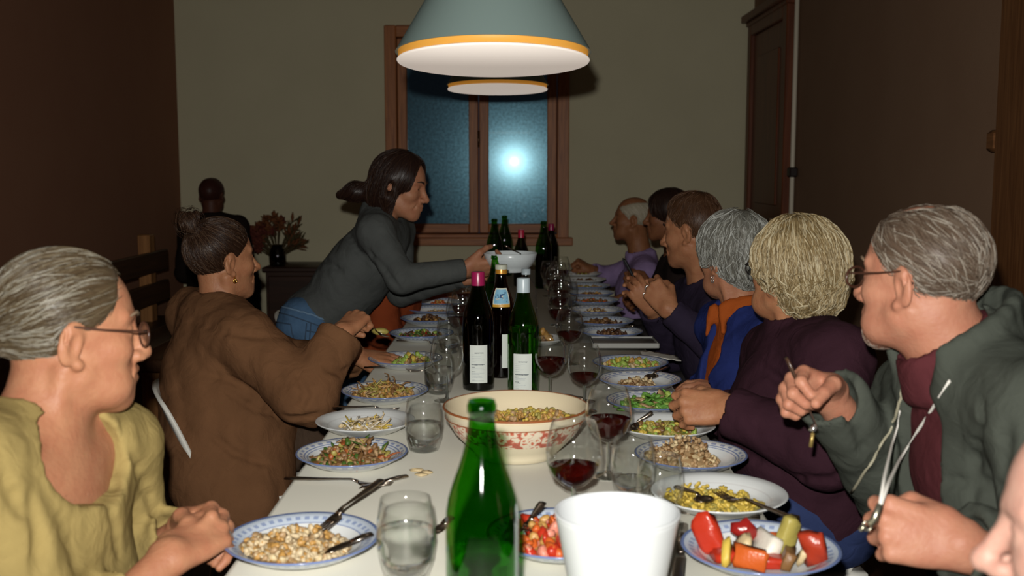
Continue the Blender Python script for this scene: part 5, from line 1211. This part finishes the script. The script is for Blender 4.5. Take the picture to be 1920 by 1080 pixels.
ph = thing('phone', at(1183, 512, 4.86), 'dark phone held up by the person in black', 'phone', rot=(0, math.radians(-28), 0))
part_box('phone_body', (0, 0, 0), (.012, .075, .15), M('phone_black', (.02, .02, .022), .25, .5), ph, .004); part_box('phone_screen', (.0068, 0, 0), (.001, .068, .14), M('screen_dark', (.01, .01, .012), .1, .5), ph, 0)
chair(p['pelvis'][0] + .04, p['pelvis'][1], math.pi / 2, 'white shell chair under the person with the phone')
# ------------------------------------------------------------------ brown-haired man in navy with rings
p = dict(label='brown-haired man in a dark navy sweater bending forward with joined hands', skin=sk2, lips=lipm, h=.0042, face=dict(male=True, nose=1.05), neck=.056, brow=M('brow_dark', (.03, .014, .009), .7))
p['head'] = (at(1297, 431, 3.62), facing(1297, 431, 3.62, -1, 24, -6, 0), 1.02); c0 = p['head'][0]
p['sh'] = (at(1352, 588, 3.46), c0 + V(.03, .17, -.25)); p['neckb'] = at(1322, 530, 3.64); p['pelvis'] = V(.80, 3.66, .56)
p['el'] = (at(1345, 650, 3.40), c0 + V(-.02, .24, -.47)); p['wr'] = (at(1252, 578, 3.40), at(1222, 576, 3.62)); p['hand'] = ((nrm(at(1208, 522, 3.46) - p['wr'][0]), nrm(V(-.25, -.85, .15)), 'curl'), (nrm(V(-.6, -.2, .75)), nrm(V(.2, .9, .2)), 'relax')); person(p)
navy = cloth('sweater_navy', (.030, .022, .042), .75)
garment(p, 'sweater', navy, .014, (.068, .060, .044), (.93, .95), (.005, 16, 51), [lambda S: S.cap(p['neckb'], p['T'](0, 0, -.06), .062, .072, .008, 's')], loose=.02, h=.007)
trousers(p, M('trousers_black', (.025, .022, .022)))
S = hairline(scalp(.0045), .95, .004, fz=.004, fr=(.086, .070, .096)); S.ell((0, -.008, .086), (.062, .074, .040), None, .02)
hm7 = hair_mats('chestnut_hair', (.050, .022, .010), (.080, .036, .017), (.13, .07, .04), .45)
hair(p, S, hm7, away((0, -.05, .13), .2), 2200, 6, .006, .0008, .0025, jit=.35, seed=18)
S = hairline(scalp(.0015), .95, -.016, fz=-.010, fr=(.078, .060, .086)); fringe(p, S, hair_mats('faded_sides', (.12, .07, .045), (.18, .12, .08), (.26, .20, .15)), const(0, -.5, -.8), 700, 19, 5, .004)
bs = np.array(p['root'].location)
for i in (2, 3):
    W, r = p['HT'][0][1][i]; q = MB(); q.torus(W[0] + (W[1] - W[0]) * .55 - bs, r * 1.14, .002, W[1] - W[0], 20, 6); tag(q.build('ring', M('ring_silver', (.75, .75, .72)), p['root']), 'silver ring')
chair(.86, 3.66, math.pi / 2, 'white shell chair under the brown-haired man')
# ------------------------------------------------------------------ grey-haired woman with an orange collar
p = dict(label='grey-haired woman in a blue cardigan over an orange shirt', skin=sk1, h=.0042, face=dict(nose=1.0, jowl=1), neck=.050, bust=True)
p['head'] = (at(1374, 482, 3.04), facing(1374, 482, 3.04, -1, 48, -2, 0), 1.0); c0 = p['head'][0]
p['sh'] = (at(1455, 640, 2.86), at(1352, 612, 3.20)); p['neckb'] = at(1392, 580, 3.03); p['pelvis'] = V(.72, 2.98, .56)
p['el'] = (at(1470, 800, 2.80), V(.66, 3.30, .72)); p['wr'] = (at(1370, 735, 2.95), V(.56, 3.22, .66)); p['hand'] = ((V(-1, .2, .1), V(0, -.3, 1), 'relax'), (nrm(V(-1, -.1, -.1)), nrm(V(0, -.3, 1)), 'flat')); person(p)
orange = cloth('shirt_orange', (.34, .075, .014), .8); blue = cloth('cardigan_blue', (.020, .032, .145), .7)
nb = p['neckb']; TR = p['TR']
def col8(S):
    for a in np.linspace(0, 2 * math.pi, 41)[:-1]:
        d = TR @ V(math.cos(a), math.sin(a), 0)
        if math.sin(a) > .93: continue
        S.cap(nb + d * .066 - V(0, 0, .015), nb + d * .068 + V(0, 0, .028), .0075, .006, .010); S.cap(nb + d * .068 + V(0, 0, .028), nb + d * .088 - V(0, 0, .012), .006, .005, .006)
    for x in (-1, 1): S.cap(nb + TR @ V(x * .035, .075, .015), nb + TR @ V(x * .060, .098, -.055), .010, .005, .02)
garment(p, 'shirt', orange, .008, (.056, .05, .04), (.9, .9), (.003, 20, 55), [lambda S: S.cap(nb, p['T'](0, .01, -.06), .058, .07, .008, 's')], [col8], loose=.008, h=.0075)
def open8(S):
    a, b_ = nb + TR @ V(0, .10, .0), nb + TR @ V(0, .16, -.46)
    S.cap(a, b_, .052, .030, .008, 's'); S.cap(nb + TR @ V(0, .0, .0), nb + TR @ V(0, .02, .1), .085, .10, .012, 's')
garment(p, 'cardigan', blue, .017, (.066, .060, .045), (.93, .93), (.006, 15, 57), [open8], loose=.016, h=.006)
bs = np.array(p['root'].location)
for i, (x, z) in enumerate(((.045, -.30), (.045, -.20))):
    pt = p['TT'](-x, .135, z); q = MB(); q.torus(pt - bs, .005, .0018, TR[:, 1], 14, 6); q.build('button', M('button_dark', (.02, .02, .05), .3, .5), p['root'])
trousers(p, M('trousers_black', (.025, .022, .022)))
S = scalp(.020, extra=V(.002, .0, .002)); S.ell((0, -.066, -.022), (.066, .048, .066), None, .03)
S.plane(V(0, 0, -.03), V(0, .75, -1), .01); S.ell((0, .118, -.02), (.080, .062, .080), None, .012, 's')
for x in (-1, 1): S.ell((x * .096, -.004, -.026), (.028, .024, .034), None, .008, 's'); S.chain([(x * .070, .03, .03), (x * .078, .03, -.012)], [.016, .008], .012)
hg = hair_mats('grey_hair', (.13, .125, .105), (.27, .27, .24), (.44, .45, .42), .42)
hair(p, S, hg, away((0, -.045, .14), .45), 2700, 7, .0105, .0011, .004, jit=.32, seed=20, wave=.3, fold=fold_noise(.005, 55, 4))
q = MB(); q.torus(p['T'](-.077, -.003, -.054) - bs, .004, .0014, p['head'][1][:, 1], 14, 6); q.torus(p['T'](-.078, -.003, -.064) - bs, .0045, .0016, p['head'][1][:, 0], 14, 6); tag(q.build('earring', M('ring_silver', (.75, .75, .72)), p['root']), 'small silver drop earring')
chair(.78, 2.98, math.pi / 2, 'white shell chair under the grey-haired woman')
# ------------------------------------------------------------------ blonde woman in plum
p = dict(label='woman with short blonde-grey curls in a dark plum sweater', skin=sk2, h=.0040, face=dict(nose=1.0, jowl=1), neck=.052, bust=True, build=1.05)
p['head'] = (at(1490, 512, 2.40), facing(1490, 512, 2.40, -1, 44, 9, 0), 1.0); c0 = p['head'][0]
p['sh'] = (at(1566, 676, 2.22), at(1452, 668, 2.56)); p['neckb'] = at(1498, 622, 2.42); p['pelvis'] = V(.68, 2.38, .57)
p['el'] = (at(1546, 846, 2.10), at(1420, 800, 2.60)); p['wr'] = (at(1362, 766, 2.24), at(1345, 770, 2.50)); p['hand'] = ((nrm(at(1290, 762, 2.26) - p['wr'][0]), nrm(V(-.15, -.80, .55)), 'curl'), (nrm(V(-1, -.3, 0)), V(0, 0, 1), 'curl')); person(p)
plum = cloth('sweater_plum', (.034, .013, .020), .75, 600)
def mock(S):
    ax = nrm(p['T'](0, -.02, -.06) - p['neckb'])
    for a in np.linspace(0, 2 * math.pi, 41)[:-1]:
        d = p['TR'] @ V(math.cos(a), math.sin(a), 0); S.cap(p['neckb'] + d * .064 - V(0, 0, .02), p['neckb'] + d * .062 + ax * .035, .010, .008, .014)
garment(p, 'sweater', plum, .017, (.078, .072, .052), (.92, .92), (.006, 15, 61), [lambda S: S.cap(p['neckb'] - V(0, 0, .0), p['T'](0, 0, -.06), .055, .062, .006, 's')], [mock], loose=.03, h=.006, creases=[[(1345, 800), (1420, 864), (1500, 897), (1560, 900), (1600, 876)], [(1430, 690), (1470, 720), (1500, 760)], [(1560, 700), (1570, 760), (1560, 820)]])
trousers(p, cloth('denim_navy', (.030, .045, .120), .6, 1200), [V(.28, 2.22, .58), V(.26, 2.50, .57)], [V(.22, 2.24, .09), V(.22, 2.50, .09)], h=.012, r=(.115, .075, .058))
S = scalp(.018, extra=V(.004, .002, .002)); S.ell((0, -.062, -.020), (.074, .056, .070), None, .03)
S.plane(V(0, 0, -.040), V(0, .72, -1), .012); S.ell((0, .128, -.02), (.085, .066, .088), None, .012, 's')
for x in (-1, 1): S.ell((x * .102, .004, -.034), (.030, .024, .034), None, .008, 's')
hb = hair_mats('blonde_hair', (.18, .125, .055), (.34, .26, .14), (.50, .43, .28), .42)
hair(p, S, hb, away((.0, .05, .15), .55), 2400, 8, .0135, .0011, .003, jit=.16, seed=22, wave=.15, mask=lambda v: v[:, 2] > .015, fold=fold_noise(.006, 55, 9))
hair(p, S, hb, away((.0, .0, .15), .45), 1700, 7, .009, .0012, .005, jit=.4, seed=23, wave=.9, mask=lambda v: v[:, 2] < .03, solid=False, name='hair_curls', fold=fold_noise(.006, 55, 9))
glasses(p, M('frame_black', (.015, .012, .012), .3, .5), (.025, .020), 'dark glasses worn by the blonde woman in plum')
chair(.585, 2.45, math.pi / 2 - .12, 'white shell chair showing behind the plum sweater', .08)
# ------------------------------------------------------------------ man with glasses in a green-grey jacket
p = dict(label='grey-haired man with glasses, green-grey jacket and white lanyard, right foreground', skin=sk3, lips=lipm, h=.0032, face=dict(male=True, nose=1.0, jowl=1), brow=M('brow_ash', (.16, .11, .07), .7), neck=.062, build=1.12, belly=.02, hs=1.06, arm=1.1)
p['head'] = (at(1726, 518, 1.72), facing(1726, 518, 1.72, -1, 29, 0, 0), 1.01); c0 = p['head'][0]
p['sh'] = (at(1960, 790, 1.48), at(1735, 748, 1.90)); p['neckb'] = at(1790, 668, 1.70); p['pelvis'] = V(.98, 1.66, .56)
p['el'] = (at(2010, 1120, 1.36), at(1682, 925, 1.92)); p['wr'] = (at(1800, 1020, 1.36), at(1552, 738, 1.78)); p['hand'] = ((nrm(at(1640, 985, 1.38) - p['wr'][0]), nrm(V(-.35, -.85, .42)), 'fist'), (nrm(at(1462, 716, 1.72) - p['wr'][1]), nrm(V(-.35, .60, .65)), 'pinch')); person(p)
maroon = cloth('turtleneck_maroon', (.085, .022, .026), .75, 700); jack = cloth('jacket_green_grey', (.060, .067, .055), .75, 900)
nb = p['neckb']; TR = p['TR']
def roll(S):
    ax = nrm(p['T'](0, -.02, -.06) - nb)
    for a in np.linspace(0, 2 * math.pi, 41)[:-1]:
        d = TR @ V(math.cos(a), math.sin(a), 0); S.cap(nb + d * .074 - V(0, 0, .03), nb + d * .072 + ax * .03, .010, .009, .014)
garment(p, 'turtleneck', maroon, .008, (.056, .05, .04), (.7, .7), (.003, 20, 65), [lambda S: S.cap(nb, p['T'](0, 0, -.06), .066, .074, .006, 's')], [roll], loose=.01, h=.0085)
def jopen(S):
    S.cap(nb + TR @ V(0, .13, .02), p['TT'](0, .22, -.50), .080, .105, .008, 's'); S.cap(nb + TR @ V(0, .01, .0), nb + TR @ V(0, .03, .12), .092, .11, .010, 's')
def jcol(S):
    for a in np.linspace(math.radians(150), math.radians(390), 17):
        d = TR @ V(math.cos(a), math.sin(a), 0); S.cap(nb + d * .104 - V(0, 0, .03), nb + d * .112 + TR @ V(0, -.01, .045), .012, .009, .02)
garment(p, 'jacket', jack, .022, (.082, .070, .054), (.95, .97), (.007, 13, 67), [jopen], [jcol], loose=.02, h=.006, creases=[[(1840, 760), (1830, 860), (1820, 960)], [(1890, 800), (1880, 880)], [(1600, 780), (1620, 840), (1660, 880)], [(1760, 900), (1840, 905), (1910, 930)]])
trousers(p, M('trousers_black', (.025, .022, .022)))
S = hairline(scalp(.0045), .85, -.002, fz=.012, fr=(.080, .072, .105)); S.ell((0, .035, .118), (.046, .08, .022), None, .012, 's')
hs10 = hair_mats('salt_hair', (.075, .050, .034), (.125, .095, .070), (.25, .22, .18), .45)
hair(p, S, hs10, const(0, -.75, -.55), 2600, 6, .0075, .0009, .002, jit=.25, seed=24)
S = hairline(scalp(.0015), .85, -.020, fz=.0, fr=(.076, .064, .098)); fringe(p, S, hs10, const(0, -.75, -.55), 800, 25, 5, .005)
S = Sdf(); S.ell((0, .026, -.078), (.0468, .0528, .0368), None, .03); S.sph((0, .067, -.100), .0218, .016); S.ell((0, .068, -.066), (.0308, .0268, .0248), None, .018)
for x in (-1, 1): S.cap((x * .052, .002, -.060), (x * .016, .062, -.098), .0228, .0198, .025)
hair(p, S, hair_mats('stubble', (.24, .16, .12), (.32, .24, .19), (.42, .36, .31)), const(0, .3, -.9), 650, 4, .003, .00042, .0004, h=.003, jit=.4, seed=31, solid=False, name='stubble', mask=lambda v: (v[:, 2] < -.060) & (v[:, 1] > .045) & ((v[:, 2] < -.082) | (np.abs(v[:, 0]) > .022)))
glasses(p, M('frame_tortoise', (.05, .02, .012)), (.027, .0165), 'dark-framed glasses worn by the man in the jacket', .0024)
bs = np.array(p['root'].location)
def on_chest(x, z, y=None): return p['TT'](x, .16 if y is None else y, z)
hand_pt = at(1650, 948, 1.33)
la = thing('lanyard', hand_pt, 'white cord lanyard hanging down the maroon turtleneck', 'lanyard'); L0 = hand_pt
cordm = M('lanyard_white', (.62, .60, .55), .7, bump=(900, .5, .001))
def chest_hit(px, py):
    c_ = [h_ for h_ in (p['S_jacket'].hit(px, py), p['S_turtleneck'].hit(px, py)) if h_ is not None]; h_ = min(c_, key=lambda v_: v_[1]); return h_ + nrm(CAM - h_) * .004
q = MB(); q.tube([chest_hit(1786, 706) + nrm(chest_hit(1786, 706) - CAM) * .02 - L0] + [chest_hit(x_, y_) - L0 for x_, y_ in ((1780, 715), (1762, 744), (1742, 776), (1722, 806), (1702, 836))] + [chest_hit(1685, 865) * .75 + at(1685, 865, 1.36) * .25 - L0, at(1666, 905, 1.40) - L0, V(0, 0, 0)], .0026, 8); q.build('cord', cordm, la)
q = MB(); q.tube([chest_hit(1688, 770) - L0, chest_hit(1682, 800) - L0, chest_hit(1672, 835) * .7 + at(1672, 835, 1.38) * .3 - L0, at(1658, 895, 1.39) - L0, at(1650, 948, 1.33) - L0], .0022, 8); q.build('cord', cordm, la)
q = MB(); q.tube([at(1650, 945, 1.33) - L0, at(1640, 972, 1.33) - L0, at(1630, 985, 1.33) - L0], [.004, .0055, .004], 8); q.torus(at(1626, 986, 1.33) - L0, .006, .0016, (0, 1, 0), 14, 6); q.tube([at(1622, 985, 1.33) - L0, at(1612, 995, 1.33) - L0], [.004, .003], 6); q.build('clasp', M('clasp_metal', (.35, .33, .25), .3, .5, metal=.9), la)
# zip lines of the jacket
zm = M('zip_pale', (.30, .28, .20), .5)
seam(p, 'jacket', 'zip', [(1694, 700), (1690, 745), (1672, 800), (1630, 870), (1590, 935), (1556, 1000)], zm, .0028)
# dark folding knife with a key ring in the raised hand
kf = fork(at(1472, 672, 1.70), at(1532, 812, 1.70), 'dark-handled table knife in the raised hand of the man in the jacket', name='knife')
for c_ in kf.children: c_.data.materials.clear(); c_.data.materials.append(M('knife_dark', (.05, .025, .015), .3, .5))
q = MB(); w0 = np.array(kf.location); q.tube([at(1522, 800, 1.69) - w0, at(1528, 806, 1.69) - w0], [.008, .006], 8); q.build('ferrule', M('ring_silver', (.75, .75, .72)), kf); q = MB(); q.tube([at(1524, 812, 1.69) - w0, at(1520, 838, 1.69) - w0], .0035, 6); q.build('tag', M('tag_brass', (.35, .25, .08), .4, .5, metal=.6), kf)
chair(1.04, 1.66, math.pi / 2, 'white shell chair under the man in the jacket')
# ------------------------------------------------------------------ face at the right edge of the frame
p = dict(label='blurred face of a person at the right edge, only nose and cheek in view', skin=skin('skin_rose', (.42, .24, .185), (.36, .17, .13)), lips=lipm, h=.0040, face=dict(nose=1.1), neck=.05)
p['head'] = (at(2093, 994, .90), facing(2093, 994, .90, -1, 2, -6, 0), 1.0); c0 = p['head'][0]
p['sh'] = (c0 + V(.12, -.17, -.24), c0 + V(.12, .17, -.24)); p['neckb'] = c0 + V(.08, 0, -.18); p['pelvis'] = V(.86, .88, .56)
p['el'] = (c0 + V(.06, -.24, -.42), c0 + V(.10, .20, -.44)); p['wr'] = (c0 + V(.02, -.10, -.40), c0 + V(.04, .08, -.42)); p['hand'] = (None, None); person(p)
garment(p, 'sweater', cloth('sweater_slate', (.07, .07, .09)), .012, (.062, .054, .04), (.98, .98), (.005, 16, 71), [lambda S: S.cap(p['neckb'], p['T'](0, 0, -.06), .058, .068, .008, 's')], loose=.015, h=.010)
trousers(p, M('trousers_black', (.025, .022, .022)))
S = hairline(scalp(.010), .95, .0, fz=.02, fr=(.095, .105, .13)); hair(p, S, hm7, away((0, 0, .12), .6), 600, 8, .009, .001, .002, seed=26)
chair(.92, .88, math.pi / 2, 'white shell chair under the person at the right edge')
